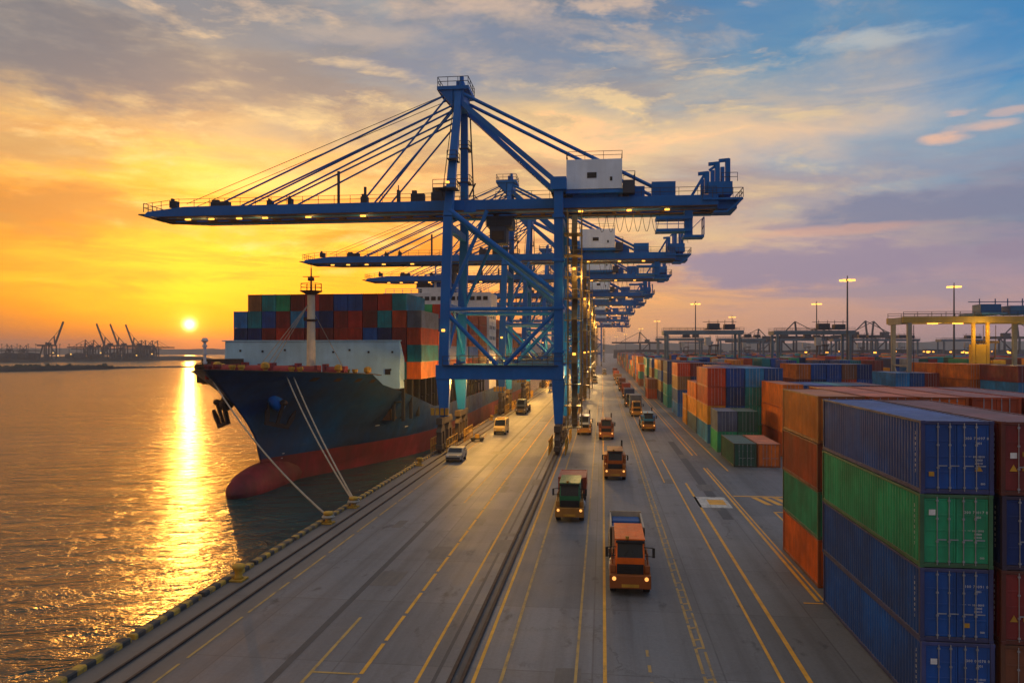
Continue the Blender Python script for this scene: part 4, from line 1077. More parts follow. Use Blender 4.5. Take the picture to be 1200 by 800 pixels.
    q = MB().box(X(2.6), X(4.1), -4.4, -1.0, 32.9, 34.5).railing([(X(2.6), -4.4, 34.5), (X(4.1), -4.4, 34.5), (X(4.1), -1, 34.5)], 1.1, 1.4, 0.03); mk('service_platform', q, Dk, mh); q = MB().box(X(-6.6), X(-4.7), -4.4, 4.4, 33.2, 33.4); q.railing([(X(-6.6), -4.4, 33.4), (X(-4.7), -4.4, 33.4)], 1.1, 1, 0.03)
    mk('service_platform', q, Dk, mh)
    # tail of the girder: service crane posts and platforms
    q = MB().box(X(12.6), X(17.6), -3.6, 3.6, 31.9, 32.15); q.box(X(14.62), X(17.0), -2.6, 2.6, 30.9, 31.9); q.box(X(13.4), X(16.4), -3.0, 3.0, 32.65, 34.3)
    for x, h in ((15.9, 37.3), (14.6, 36.9), (13.3, 35.7)): q.bar((X(x), -2.2, 33), (X(x), -2.2, h), 0.6); q.bar((X(x), 2.2, 33), (X(x), 2.2, h), 0.5); q.bar((X(x) - 1.1, -2.2, h - 0.2), (X(x) + 0.2, -2.2, h - 0.1), 0.4)
    q.bar((X(11.4), -2.2, 32.7), (X(13.2), -2.2, 35.7), 0.35); q.bar((X(13.6), -2.2, 35.9), (X(14.6), -2.2, 36.6), 0.3)
    q.bar((X(17.6), -3.4, 32), (X(15.6), -3.4, 30.4), 0.2); q.box(X(14.0), X(15.8), -3.6, -1.0, 30.3, 30.5)
    tl = mk('tail_platform', q)
    mk('railing', MB().railing([(X(12.6), -3.6, 32.15), (X(17.6), -3.6, 32.15), (X(17.6), 3.6, 32.15)], 1.2, 1.2, 0.035).railing([(X(15), -3.0, 34.3), (X(17), -3.0, 34.3)], 1.1, 0.8, 0.03), Dk, tl)
    q = MB().bar((X(10.9), -2.8, 30.7), (X(10.9), -2.8, 27.5), 1.0); q.box(X(6.8), X(11.4), -3.6, -1.2, 29.6, 29.95); q.box(X(6.8), X(11.2), -3.6, -1.2, 28.0, 28.35); q.box(X(10.2), X(12.8), -3.6, -1.2, 27.2, 27.5)
    q.railing([(X(6.8), -3.5, 28.35), (X(11), -3.5, 28.35)], 1.2, 1.1, 0.04); q.railing([(X(12.8), -3.5, 27.5), (X(12.8), -1.2, 27.5)], 2.2, 1.0, 0.05); q.bar((X(10.4), -3.5, 27.4), (X(12.8), -3.5, 29.8), 0.08)
    mk('maintenance_cradle', q)
    q = MB()
    for k in range(7):
        xa = -0.6 + k * 1.15; s = [(X(xa + i * 0.16), -1.6, 30.6 - 2.3 * math.sin(math.pi * i / 7)) for i in range(8)]; q.path(s, 0.035, 5)
    mk('festoon_cable', q, M['cable'])
    q = MB().box(X(-15.3), X(-11.9), -2.3, 2.3, 29.3, 30.6).box(X(-14.8), X(-12.6), -2.6, 0.2, 27.0, 29.2); q.railing([(X(-15.3), -2.7, 29.3), (X(-11.5), -2.7, 29.3)], 1.1, 1, 0.03)
    tr = mk('trolley', q, Dk)
    mk('cab_window', MB().box(X(-14.5), X(-12.9), -2.68, -2.6, 27.4, 28.6), M['glass'], tr)
    # mast platforms and ladders
    q = MB()
    for x, y, z, w in ((-19.9, -6.2, 33.4, 3.0), (-19.5, 5.0, 36.5, 1.8), (-19.3, -4.5, 37.5, 1.2), (-19.6, 5.6, 33.6, 3.4), (-19.2, 4.0, 41.0, 1.4)):
        q.box(X(x) - w / 2, X(x) + w / 2, y - 1.2, y + 1.2, z, z + 0.12); q.railing([(X(x) - w / 2, y - 1.2, z), (X(x) + w / 2, y - 1.2, z), (X(x) + w / 2, y + 1.2, z)], 1.1, 1.0, 0.035)
    q.railing([(X(-20.6), -5.6, 32), (X(-19.6), -1.9, 46.8)], 0.5, 1.0, 0.03); q.cyl((X(-18.3), 5.8, 33.6), (X(-18.3), 2.4, 46), 0.1); q.bar((X(-17.9), 4.6, 36.5), (X(-18.8), 4.6, 34.6), 0.2)
    mk('mast_ladder', q, Dk)
    # stair tower beside the landside leg
    q = MB()
    for x in (1.15, 2.9):
        for y in (-7.0, -4.2): q.bar((X(LX) + x, y, 3.2), (X(LX) + x, y, 30.5), 0.11)
    z = 3.2; k = 0
    while z < 29.5:
        q.box(X(LX) + 0.7, X(LX) + 3.0, -7.1, -4.1, z - 0.06, z)
        a, b = (-6.9, -4.3) if k % 2 else (-4.3, -6.9)
        q.bar((X(LX) + 2.0, a, z), (X(LX) + 2.0, b, z + 2.7), 0.7, 0.1)
        q.railing([(X(LX) + 2.95, -7.05, z), (X(LX) + 0.9, -7.05, z)], 1.1, 1.0, 0.03); z += 2.7; k += 1
    mk('stair_tower', q, M['stair'])
    for x, y, z in ((WX0 + 0.1, -6.75, 15.4), (WX0 + 0.7, -6.9, 34.2), (LX + 2, -7.2, 12.4), (LX + 2, -7.2, 23.0)):
        mk('leg_lamp', MB().box(X(x) - 0.2, X(x) + 0.2, y - 0.2, y, z - 0.15, z + 0.15), M['lamp'])
    for x, lo in ((WX0, 5.2),):
        q = MB()
        for k in range(4): q.box(X(x) - 1.5 + k * 0.62, X(x) - 1.05 + k * 0.62, -6.98, -6.72, 4.6, 5.5)
        mk('warning_board', q, M['yellow'])
    return r
c0 = crane()
names = ['second nearest blue quay crane, its machinery house just under the nearest boom', 'third blue quay crane in the line, its boom below the second boom', 'fourth blue quay crane back along the berth',
         'fifth blue quay crane back along the berth', 'sixth blue quay crane back, hazy', 'seventh blue quay crane back, hazy', 'farthest hazy blue quay crane standing at the end of the road']
for (y, dx, dz), lab in zip(((160, 0, 1.0), (203, 0, 1.0), (268, 0, 1.0), (318, 0, 1.0), (400, -1, 1.0), (500, 0, 1.0), (620, 4.6, 1.0)), names):
    c = copy_tree(c0, None, () if y < 300 else ('hoist_rope', 'festoon_cable')); c.location = (CX + dx, y, 0); c['label'] = lab
    for ch in c.children:
        if ch.name.startswith('trolley'): ch.location.x = random.choice((-34, -26, -18, -7, 5, 9))
# the lit lamps of the cranes
for y, k in ((97, 1.7), (154, 2.2), (197, 3.0), (262, 4.0), (312, 5.0), (394, 6.0)):
    warm_light((-17.6, y + 6, 8.6), 2600 * k, 0.3, (1, 0.5, 0.09)); warm_light((-3.0, y + 6, 9.0), 1300 * k, 0.3); warm_light((-2.2, y - 1.5, 22), 350 * k)
warm_light((-17.5, 118, 8.6), 2400, 0.3, (1, 0.5, 0.09)); warm_light((-7.4, 130, 9), 1300, 0.3); warm_light((-18.3, 130, 8.0), 2400, 0.3, (1, 0.5, 0.09))
for x in (-55, -47, -39.4, -31.8, 3.4, 8.2): warm_light((x, CY0 - 2.0, 29.9), 160, 0.12, (1, 0.45, 0.08))

# ------------------------------------------------------------------ vehicles
def wheel(mb, x, y, r=0.5, w=0.32): mb.cyl((x - w / 2, y, r), (x + w / 2, y, r), r, n=14)
def truck(loc, label, cab, lower, roof=None, load=None, lights=True, back='flat', group='terminal trucks driving on the quay road', big=False):
    """local origin under the front bumper, the truck faces -y"""
    r = empty('terminal_truck', loc, label, 'truck', group)
    V = M['vehicle']
    MB().box(-0.95, 0.95, 0.35, 11.5, 0.75, 1.05).box(-0.5, 0.5, 0.3, 12.0, 0.55, 0.78).build('chassis', V, r, color=(0.05, 0.045, 0.04))
    f = MB().box(-1.08, 1.08, 0.0, 0.4, 0.42, 1.12).box(-1.08, -0.74, 0.4, 2.0, 0.95, 1.15).box(0.74, 1.08, 0.4, 2.0, 0.95, 1.15)
    f.box(-1.04, -0.74, 0.35, 1.6, 1.15, 1.55).box(0.74, 1.04, 0.35, 1.6, 1.15, 1.55)
    f.build('bumper', V, r, color=lower, bevel=0.04)
    c = MB().prism([(0.42, 1.05), (0.30, 1.95), (0.62, 2.78), (4.3, 2.82), (4.3, 1.05)], 'x', -0.76, 0.76)
    if big: c.box(-1.1, 1.1, 1.6, 4.2, 1.1, 2.3)
    cb = c.build('cab', V, r, color=cab, bevel=0.06)
    rf = MB().box(-0.79, 0.79, 0.58, 4.36, 2.825, 2.89)
    for k in range(3): rf.box(-0.5 + k * 0.42, -0.46 + k * 0.42, 0.7, 4.2, 2.89, 2.91)
    rf.build('roof', V, cb, color=roof or cab, bevel=0.02)
    MB().add([(-0.67, 0.282, 1.98), (0.67, 0.282, 1.98), (0.65, 0.545, 2.67), (-0.65, 0.545, 2.67), (-0.67, 0.34, 1.96), (0.67, 0.34, 1.96), (0.65, 0.61, 2.64), (-0.65, 0.61, 2.64)],
             [(0, 1, 2, 3), (7, 6, 5, 4), (0, 4, 5, 1), (1, 5, 6, 2), (2, 6, 7, 3), (3, 7, 4, 0)]).build('windscreen', M['glass'], cb)
    for s in (-1, 1):
        MB().box(s * 0.765 - 0.006, s * 0.765 + 0.006, 0.9, 1.9, 1.95, 2.6).build('side_window', M['glass'], cb)
        MB().box(s * 1.22 - 0.07, s * 1.22 + 0.07, 0.28, 0.36, 2.0, 2.5).bar((s * 0.72, 0.45, 2.5), (s * 1.22, 0.32, 2.5), 0.04).bar((s * 0.72, 0.45, 2.05), (s * 1.22, 0.32, 2.05), 0.03).build('mirror', M['black'], r)
        h = MB().cyl((s * 0.84, -0.03, 0.95), (s * 0.84, 0.05, 0.95), 0.105, n=12)
        h.build('headlight', M['headlight'] if lights else M['marking'], r)
        MB().bar((s * 0.93, 0.7, 1.5), (s * 0.93, 0.7, 2.1), 0.06).bar((s * 0.93, 0.7, 2.08), (s * 0.93, 2.0, 2.08), 0.05).bar((s * 0.93, 2.0, 1.1), (s * 0.93, 2.0, 2.1), 0.06).build('grab_rail', V, r, color=lower)
        for y in (1.1, 6.0, 9.3, 10.4):
            q = MB(); wheel(q, s * 0.88, y, 0.5, 0.34)
            w = q.build('wheel', M['black'], r)
            if y < 2: MB().cyl((s * 1.055, y, 0.5), (s * 1.075, y, 0.5), 0.24, n=10).build('rim', M['rod'], w)
    g = MB().box(-0.7, 0.7, 0.26, 0.38, 1.12, 1.62)
    for k in range(4): g.box(-0.66, 0.66, 0.235, 0.262, 1.17 + k * 0.11, 1.21 + k * 0.11)
    g.build('grille', M['black'], r)
    MB().box(-0.45, 0.45, -0.012, 0.02, 0.5, 0.66).cyl((-0.15, 0.5, 2.9), (-0.15, 0.5, 3.05), 0.09).build('beacon', M['yellow'], r)
    MB().box(-0.74, 0.74, 0.42, 0.60, 2.70, 2.80).build('sun_visor', M['black'], cb)
    for sx in (-1, 1):
        MB().cyl((sx * 0.86, 2.3, 0.78), (sx * 0.86, 3.9, 0.78), 0.26, n=10).build('fuel_tank', M['rod'], r)
        MB().bar((sx * 0.35, 0.265, 2.0), (sx * 0.1, 0.39, 2.34), 0.014).build('wiper', M['black'], cb)
    if back == 'flat':
        MB().box(-1.1, 1.1, 4.6, 12.2, 1.06, 1.3).build('trailer_bed', V, r, color=(0.12, 0.08, 0.05))
        b = MB()
        b.box(-1.0, -0.9, 4.7, 9.2, 1.31, 2.5).box(0.9, 1.0, 4.7, 9.2, 1.31, 2.5)
        for y in (4.7, 9.1): b.box(-1.0, 1.0, y, y + 0.1, 1.31, 2.6)
        b.build('stake_frame', V, r, color=(0.45, 0.38, 0.28))
        q = MB()
        for k in range(3): q.box(-0.88, 0.88, 4.85 + k * 1.4, 6.15 + k * 1.4, 1.31, 2.3 - 0.1 * (k % 2))
        q.build('tarpaulin_load', V, r, color=(0.02, 0.10, 0.30), bevel=0.08)
    elif back == 'trailer':
        MB().box(-1.15, 1.15, 4.6, 11.9, 1.06, 1.32).build('trailer_bed', V, r, color=(0.10, 0.06, 0.04))
        MB().box(-0.9, 0.9, 4.42, 4.55, 1.05, 2.6).build('headboard', V, r, color=(0.2, 0.06, 0.03))
    elif back == 'low':
        MB().box(-1.0, 1.0, 4.5, 11.9, 1.06, 1.4).build('trailer_bed', V, r, color=lower)
        MB().cyl((0.75, 4.5, 1.4), (0.75, 4.5, 3.5), 0.09, n=8).build('exhaust_pipe', M['black'], r)
    if load:
        q = container(loc[0] - 1.13, loc[1] + 4.75, 1.34, load[0], 4.0 if 'green' in load[1] else 6.06, load[1], W=2.26, H=1.3 if 'green' in load[1] else CH, group='containers riding on terminal trucks')
    return r
OR, DO = (0.92, 0.165, 0.008), (0.52, 0.12, 0.012)
truck((1.45, 40.6, 0), 'bright orange terminal truck nearest the camera, blue tarpaulin load behind', OR, (0.30, 0.085, 0.015))
truck((-2.45, 57.4, 0), 'green terminal truck with lit headlights, red container behind its cab', (0.03, 0.17, 0.07), (0.36, 0.17, 0.03), load=('rust red', 'red brown container riding behind the green truck'), back='trailer')
truck((1.25, 76.5, 0), 'dark orange truck with wide cab and lit headlights in the centre lane', DO, (0.45, 0.16, 0.03), roof=(0.45, 0.16, 0.03), back='low', big=True)
truck((-2.75, 116.5, 0), 'white-cabbed truck beside the landside crane leg', (0.55, 0.6, 0.66), (0.45, 0.2, 0.04), back='low', lights=False)
truck((0.55, 111, 0), 'brown orange truck behind the dark orange one, centre lane', (0.25, 0.07, 0.03), (0.4, 0.13, 0.03), back='low', big=True)
truck((7.3, 123.5, 0), 'light blue cabbed truck at the head of the right queue', (0.04, 0.22, 0.45), (0.35, 0.15, 0.03), roof=(0.3, 0.45, 0.5), back='low', big=True)
truck((6.6, 150, 0), 'yellow orange truck second in the right queue', (0.5, 0.24, 0.03), (0.5, 0.22, 0.03), load=('slate grey', 'slate container on the second truck of the right queue'), back='trailer')
truck((6.2, 175, 0), 'dark blue truck third in the right queue', (0.02, 0.05, 0.10), (0.12, 0.06, 0.03), load=('navy blue', 'navy container on the third truck of the right queue'), back='trailer')
truck((6.4, 205, 0), 'maroon truck fourth in the right queue', (0.15, 0.03, 0.02), (0.12, 0.06, 0.03), load=('maroon', 'maroon container on the fourth truck of the right queue'), back='trailer')
truck((6.2, 243, 0), 'rust coloured truck fifth in the right queue', (0.2, 0.06, 0.03), (0.2, 0.07, 0.03), load=('brown', 'brown container on the fifth truck of the right queue'), back='trailer')
truck((6.0, 285, 0), 'pale truck sixth in the right queue', (0.4, 0.36, 0.3), (0.2, 0.1, 0.05), load=('tan', 'tan container on the sixth truck of the right queue'), back='trailer')
truck((6.0, 330, 0), 'brown truck seventh in the right queue', (0.2, 0.08, 0.04), (0.2, 0.1, 0.05), load=('rust red', 'rust container on the seventh truck of the right queue'), back='trailer')
truck((6.2, 380, 0), 'dark truck at the far end of the right queue', (0.05, 0.05, 0.06), (0.1, 0.06, 0.05), load=('maroon', 'maroon container on the last truck of the right queue'), back='trailer')
truck((-16.3, 153, 0), 'grey green truck under the cranes near the ship', (0.16, 0.2, 0.18), (0.2, 0.14, 0.06), back='low', lights=False)
truck((-3.0, 300, 0), 'far white truck in the left lane of the road', (0.5, 0.48, 0.44), (0.3, 0.2, 0.1), back='low', lights=False)
truck((1.0, 400, 0), 'far pale truck in the centre lane', (0.5, 0.48, 0.44), (0.3, 0.2, 0.1), back='low', lights=False)

def van(loc, label, col, L=4.8, Hh=2.2, rz=0, low=False, cat='van', lights=False):
    r = empty(cat.replace(' ', '_'), loc, label, cat, None, rz)
    w = 0.9
    if low: prof = [(0, 0.35), (0, 0.85), (1.1, 1.0), (1.75, 1.5), (3.3, 1.52), (4.2, 1.0), (L, 0.95), (L, 0.35)]
    else: prof = [(0, 0.4), (0.0, 1.1), (0.55, 1.3), (1.35, Hh - 0.08), (1.8, Hh), (L, Hh - 0.03), (L, 0.4)]
    b = MB().prism(prof, 'x', -w, w).build('body', M['vehicle'], r, color=col, bevel=0.08)
    if low: ws = [(1.16, 1.05), (1.74, 1.47)]
    else: ws = [(0.60, 1.36), (1.30, Hh - 0.16)]
    (ya, za), (yb, zb) = ws
    MB().add([(-w + 0.1, ya - 0.02, za + 0.02), (w - 0.1, ya - 0.02, za + 0.02), (w - 0.16, yb - 0.02, zb + 0.02), (-w + 0.16, yb - 0.02, zb + 0.02)], [(0, 1, 2, 3)]).build('windscreen', M['glass'], b)
    for s in (-1, 1):
        MB().box(s * (w + 0.004) - 0.006, s * (w + 0.004) + 0.006, yb + 0.1, min(L - 0.8, yb + 1.6), za + 0.1, zb - 0.05).build('side_window', M['glass'], b)
        MB().box(s * 0.62 - 0.13, s * 0.62 + 0.13, -0.03, 0.02, 0.72, 0.86).build('headlight', M['headlight'] if lights else M['marking'], b)
        for y in (0.9, L - 0.95):
            q = MB(); wheel(q, s * 0.8, y, 0.36, 0.24); wq = q.build('wheel', M['black'], r)
            MB().cyl((s * 0.925, y, 0.36), (s * 0.935, y, 0.36), 0.2, n=10).build('rim', M['rod'], wq)
    MB().box(-0.8, 0.8, -0.06, 0.03, 0.42, 0.62).build('bumper', M['black'], r)
    if not low: MB().box(-0.6, 0.6, 1.9, 2.2, Hh, Hh + 0.12).build('light_bar', M['yellow'], r)
    return r
van((-15.55, 115.5, 0), 'yellowish van parked between the crane legs', (0.62, 0.42, 0.13), 4.9, 2.35)
van((-17.0, 86.5, 0), 'small silver car parked beside the waterside rail', (0.42, 0.36, 0.26), 4.2, low=True, cat='car')
van((-15.8, 240, 0), 'far white van near the ship under the cranes', (0.6, 0.55, 0.48), 5.2, 2.6)
cart = empty('maintenance_cart', (-17.6, 107.5, 0), 'low black and yellow maintenance cart left by the waterside rail', 'cart')
MB().box(-0.9, 0.9, -0.6, 0.6, 0.3, 0.5).build('bed', M['black'], cart, bevel=0.03)
MB().box(-0.3, 0.3, -0.35, 0.35, 0.5, 1.0).bar((0.85, 0, 0.5), (1.3, 0, 1.1), 0.06).build('motor', M['yellow'], cart)
for x in (-0.6, 0.6):
    for y in (-0.55, 0.55): MB().cyl((x, y - 0.06, 0.2), (x, y + 0.06, 0.2), 0.2, n=10).build('wheel', M['black'], cart)

# ------------------------------------------------------------------ bollards and lines
def bollard():
    r = empty('mooring_bollard', (EDGE + 0.72, 41.0, 0), 'yellow bollard on the bare quay edge, nearest the camera', 'bollard', 'mooring bollards along the quay edge')
    MB().box(-0.55, 0.55, -0.6, 0.6, 0.004, 0.14).build('base', M['yellow'], r, bevel=0.02)
    MB().lathe([(0.42, 0.14), (0.30, 0.3), (0.28, 0.6), (0.45, 0.85), (0.52, 0.98), (0.46, 1.12), (0.2, 1.18)], (0, 0, 0), 16).build('post', M['yellow'], r, smooth=True)
    return r
b0 = bollard(); b0.scale = (0.72, 0.72, 0.78)
for y, lab in ((55.2, 'bollard on the quay edge holding the single bow line'), (61.0, 'bollard on the quay edge holding the double bow lines'), 
               (84, 'yellow bollard by the ship bow short of the crane'), (140, 'yellow bollard between the first and second crane'), (178, 'yellow bollard behind the second crane')):
    c = copy_tree(b0); c.location = (EDGE + 0.72, y, 0); c.scale = b0.scale; c['label'] = lab
def rope(p, q, sag, label, r=0.085):
    p, q = Vector(p), Vector(q); pts = []
    for i in range(15):
        k = i / 14; c = p.lerp(q, k); c.z -= sag * 4 * k * (1 - k); pts.append(c)
    mb = MB().path(pts, r, 6); mb.lathe([(0.42, 0), (0.5, 0.08), (0.42, 0.2)], (q.x, q.y, 0.42), 12)
    return tag(mb.build('mooring_line', M['rope']), label, 'rope', 'mooring lines from bow to quay')
h1 = half_breadth(82.6, 9.2)
rope((SX - h1 - 0.12, 82.6, 9.3), (EDGE + 0.72, 55.2, 0.5), 1.0, 'single mooring line from the very tip of the bow to the nearer bollard')
y1 = 88.6; h2 = half_breadth(y1, 9.6)
rope((SX + h2 + 0.1, y1, 9.6), (EDGE + 0.72, 61.0, 0.5), 0.7, 'left line of the double mooring lines from the bow flare')
rope((SX + h2 + 0.55, y1 + 0.9, 9.6), (EDGE + 0.74, 61.1, 0.62), 0.5, 'right line of the double mooring lines from the bow flare')

# ------------------------------------------------------------------ yard gantries
def gantry(loc, col, label, yellow=False):
    r = empty('yard_gantry', loc, label, 'gantry crane', 'rubber tyred gantry cranes over the container yard')
    gcol = (0.42, 0.30, 0.07) if yellow else col
    G = M['rtg']; wdt = 22.6; dep = 8.0; z1, z0 = 17.6, 19.2
    for x in (0, wdt):
        for y in (0, dep):
            MB().bar((x, y, 1.2), (x, y, z1 + 0.41), 0.62, 0.6, 0.8, 0.7).build('leg', G, r, color=col, bevel=0.04)
        MB().box(x - 0.5, x + 0.5, -1.5, dep + 1.5, 0.9, 1.9).build('end_carriage', G, r, color=col)
        for y in (-1, 0.4, dep - 0.4, dep + 1):
            q = MB(); wheel(q, x, y, 0.75, 0.5); q.build('wheel', M['black'], r)
    for x in (0, wdt):
        for a, b in ((2.4, 9.8), (9.8, 2.4)): MB().bar((x, 0.4, a), (x, dep - 0.4, b), 0.22).build('brace', G, r, color=col)
        MB().bar((x, 0.4, 9.9), (x, dep - 0.4, 9.9), 0.3).build('brace', G, r, color=col)
        l = MB()
        for q in (-0.55, -0.9): l.bar((x + 0.5, q, 1.5), (x + 0.5, q, z1), 0.06)
        for k in range(26): l.bar((x + 0.5, -0.55, 2 + k * 0.6), (x + 0.5, -0.9, 2 + k * 0.6), 0.05)
        l.build('ladder', M['crane_dark'], r)
    for y in (0, dep):
        g = MB().box(-1.2, wdt + 1.4, y - 0.4, y + 0.4, z1 + 0.42, z0).build('girder', G, r, color=gcol, bevel=0.04)
        MB().railing([(-1.2, y - 0.5, z0), (wdt + 1.4, y - 0.5, z0)], 0.9, 2.5, 0.04).build('railing', M['crane_dark'], g)
    for x in (-1.2, wdt + 0.4): MB().box(x, x + 0.8, 0.5, dep - 0.5, z1 + 0.2, z0 - 0.1).build('end_beam', G, r, color=col)
    t = MB().box(12.6, 17.0, -0.8, dep + 0.8, z0 + 0.35, z0 + 0.7).box(13.0, 16.6, 0.6, 4.0, z0 + 0.7, z0 + 2.3).box(18.2, 21.4, 0.6, 4.4, z0 + 0.35, z0 + 2.0).bar((11.4, 2, z0 + 2.8), (22, 2, z0 + 2.8), 0.15)
    for x in (13.4, 16.2, 18.4, 21.0): t.bar((x, 2, z0 + 1.9), (x, 2, z0 + 3.4), 0.15)
    t.build('trolley', M['crane_dark'] if not yellow else G, r, color=(0.03, 0.12, 0.3))
    f = MB().box(13.4, 16.4, 1.0, 5.0, z1 - 3.4, z1 - 3.0).box(14.0, 15.8, 1.6, 4.4, z1 - 6.5, z1 - 6.1)
    for x in (13.8, 16.0):
        for y in (1.4, 4.6): f.cyl((x, y, z1), (x, y, z1 - 3.2), 0.06, n=5); f.bar((x, y, z1 - 3.2), (x - 0.2, y, z1 - 6.2), 0.2)
    f.build('spreader', M['rust_steel'], r)
    hcol = (0.55, 0.33, 0.025) if yellow else (0.4, 0.42, 0.42)
    if yellow:
        for x in (11.4, 13.9): MB().bar((x, 0, 1.2), (x, 0, z1 + 0.41), 0.55, 0.5).build('inner_leg', G, r, color=hcol)
        MB().box(11.75, 13.55, -0.3, 2.6, 8.0, 14.0).build('electrical_house', G, r, color=hcol, bevel=0.05)
        MB().box(15.0, 17.2, 0.2, 2.6, 8.0, 11.0).build('cab', G, r, color=hcol, bevel=0.05)
        for x in (4.5, 9.0): MB().box(x - 0.9, x + 0.9, 0.6, 1.0, z1 + 0.2, z1 + 0.4).build('lamp', M['lamp'], r)
    else:
        c = MB().box(12.0, 13.8, 0.0, 1.8, z1 - 3.2, z1 - 0.6).build('cab', G, r, color=hcol)
    return r
gantry((57.6, 153, 0), (0.26, 0.27, 0.25), 'large yellow lit gantry crane at the right above the orange containers', True)
warm_light((57.6 + 12.5, 150.0, 16.4), 800, 0.3, (1, 0.58, 0.1)); warm_light((57.6 + 6, 154.0, 16.9), 500, 0.3, (1, 0.58, 0.1)); warm_light((57.6 + 18, 153, 14), 500, 0.3, (1, 0.58, 0.1))
g1 = gantry((20.8, 252, 0), (0.12, 0.19, 0.25), 'grey blue gantry crane over the roadside stacks, left of the others')
for (x, y, s), lab in zip(((56.5, 258, 1), (30, 420, 1), (64, 430, 1), (98, 440, 1), (130, 450, 1), (60, 600, 1), (110, 620, 1), (155, 460, 1), (200, 480, 1)),
        ('grey blue gantry crane in the middle of the yard', 'small far gantry seen through the left grey gantry', 'small far gantry between the two nearer grey gantries', 'small far gantry behind the middle grey gantry',
         'small far gantry left of the yellow gantry', 'tiny hazy gantry near the centre of the yard', 'tiny hazy gantry right of centre of the yard', 'far gantry seen through the yellow gantry', 'far gantry right of the yellow gantry')):
    c = copy_tree(g1); c.location = (x, y, 0); c['label'] = lab

# ------------------------------------------------------------------ high mast lights
def mast():
    r = empty('high_mast_light', (0, -600, 0), 'x', 'light mast', 'tall floodlight masts in the yard')
    MB().cyl((0, 0, 0), (0, 0, 34.6), 0.42, 0.2, 10).build('pole', M['mast'], r)
    h = MB().lathe([(0.3, 0), (1.2, 0.25), (1.3, 0.4), (0.3, 0.6)], (0, 0, 34.4), 14); h.cyl((0, 0, 35), (0, 0, 36), 0.15); h.build('head_frame', M['mast'], r)
    for k in range(8):
        a = k * math.pi / 4; x, y = 1.9 * math.cos(a), 1.9 * math.sin(a)
        MB().box(x - 0.42, x + 0.42, y - 0.42, y + 0.42, 34.35, 34.8).build('floodlight', M['mast_lamp'], r)
    return r
m0 = mast()
mpos = [(993, 325, 35.5, 'tall lit floodlight mast left of the yellow gantry, brightest of the masts'), (1118, 333, 35.5, 'floodlight mast rising behind the yellow gantry'), (815, 354, 35.5, 'floodlight mast behind the left grey gantry'),
        (957, 354, 35.5, 'floodlight mast over the middle grey gantry'), (858, 370, 35.5, 'far floodlight mast between the grey gantries'), (770, 375, 35.5, 'far floodlight mast above the roadside stacks'),
        (751, 384, 35.5, 'farther floodlight mast left of the grey gantries'), (733, 391, 35.5, 'tiny floodlight mast near the end of the road'), (722, 394, 35.5, 'tiniest floodlight mast beside the last crane')]
for i, (u, v, h, lab) in enumerate(mpos):
    D = (h - CAM_H) * 900 / (410 - v); x, y = at_depth(u, D)
    c = m0 if i == 0 else copy_tree(m0); c.location = (x, y, 0); c['label'] = lab

# ------------------------------------------------------------------ the far port across the water and the skyline
def far_crane(raised):
    q = MB()
    for x in (0, 18):
        for y in (0, 14): q.bar((x, y, 0), (x, y, 33), 2.0)
        q.bar((x, 0, 12), (x, 14, 12), 1.8)
    q.bar((0, 0, 13), (18, 0, 13), 2.0); q.bar((0, 0, 13), (18, 0, 32), 1.4); q.bar((-2, 7, 33), (-2 + 2, 7, 52), 2.0); q.bar((0, 7, 52), (18, 7, 33), 1.2); q.box(9, 18, 3, 11, 33, 38)
    q.bar((-4, 7, 32), (40, 7, 32), 3.0, 3.5)
    if raised: q.bar((-2, 7, 33), (-22, 7, 84), 2.6, 3.4); q.bar((0, 7, 52), (-14, 7, 68), 0.7)
    else: q.bar((-4, 7, 32), (-52, 7, 32), 2.8, 3.2); q.bar((0, 7, 52), (-36, 7, 33), 0.8)
    return q
fr, fl = far_crane(True).mesh('distant_crane', M['far_steel']), far_crane(False).mesh('distant_crane', M['far_steel'])
FG = 'distant cranes of the port across the water'
def put_far(u, D, me, lab, sc=0.62, rz=0.0, z=-1.5):
    x, y = at_depth(u, D); o = link('distant_crane', me, None, (x, y, z)); o.scale = (sc, sc, sc); o.rotation_euler = (0, 0, rz); tag(o, lab, 'crane', FG)
put_far(66, 1120, fr, 'lone distant crane with raised boom left of the crane cluster', 0.66, R(180))
put_far(121, 1190, fr, 'leftmost raised boom in the distant crane cluster', 0.66, R(0)); put_far(137, 1210, fr, 'middle raised boom in the distant crane cluster', 0.66, 0); put_far(155, 1230, fr, 'rightmost raised boom in the distant crane cluster', 0.66, 0)
for i, u in enumerate((98, 108, 164, 172, 180, 186)):
    put_far(u, 1180 + i * 22, fl, f'lowered boom crane, {ORD[i]} from the left in the distant cluster', 0.58, R(180) if i > 2 else 0)
for i in range(9):
    put_far(100 + i * 9.5 + random.uniform(-2, 2), 1260 + i * 14, fl, f'small crane {ORD[i]} from the left in the back row of the distant port', 0.5, R(180) if i % 2 else 0)
for i in range(4):
    put_far(6 + i * 9 + random.uniform(-2, 2), 1150, fl, f'low faint crane {ORD[i]} from the left edge of the distant port', 0.42, R(180) if i % 2 else 0)
for u, lab in ((45, 'slim distant derrick standing left of the lone raised crane'), (54, 'slim distant derrick just left of the lone raised crane')):
    x, y = at_depth(u, 1080); q = MB().bar((0, 0, 0), (7 if u == 45 else 0, 0, 22 if u == 45 else 26), 1.4).box(-2, 2, -2, 2, 0, 8)
    o = q.build('distant_derrick', M['far_steel'], loc=(x, y, -2)); tag(o, lab, 'crane', FG)
wh = MB()
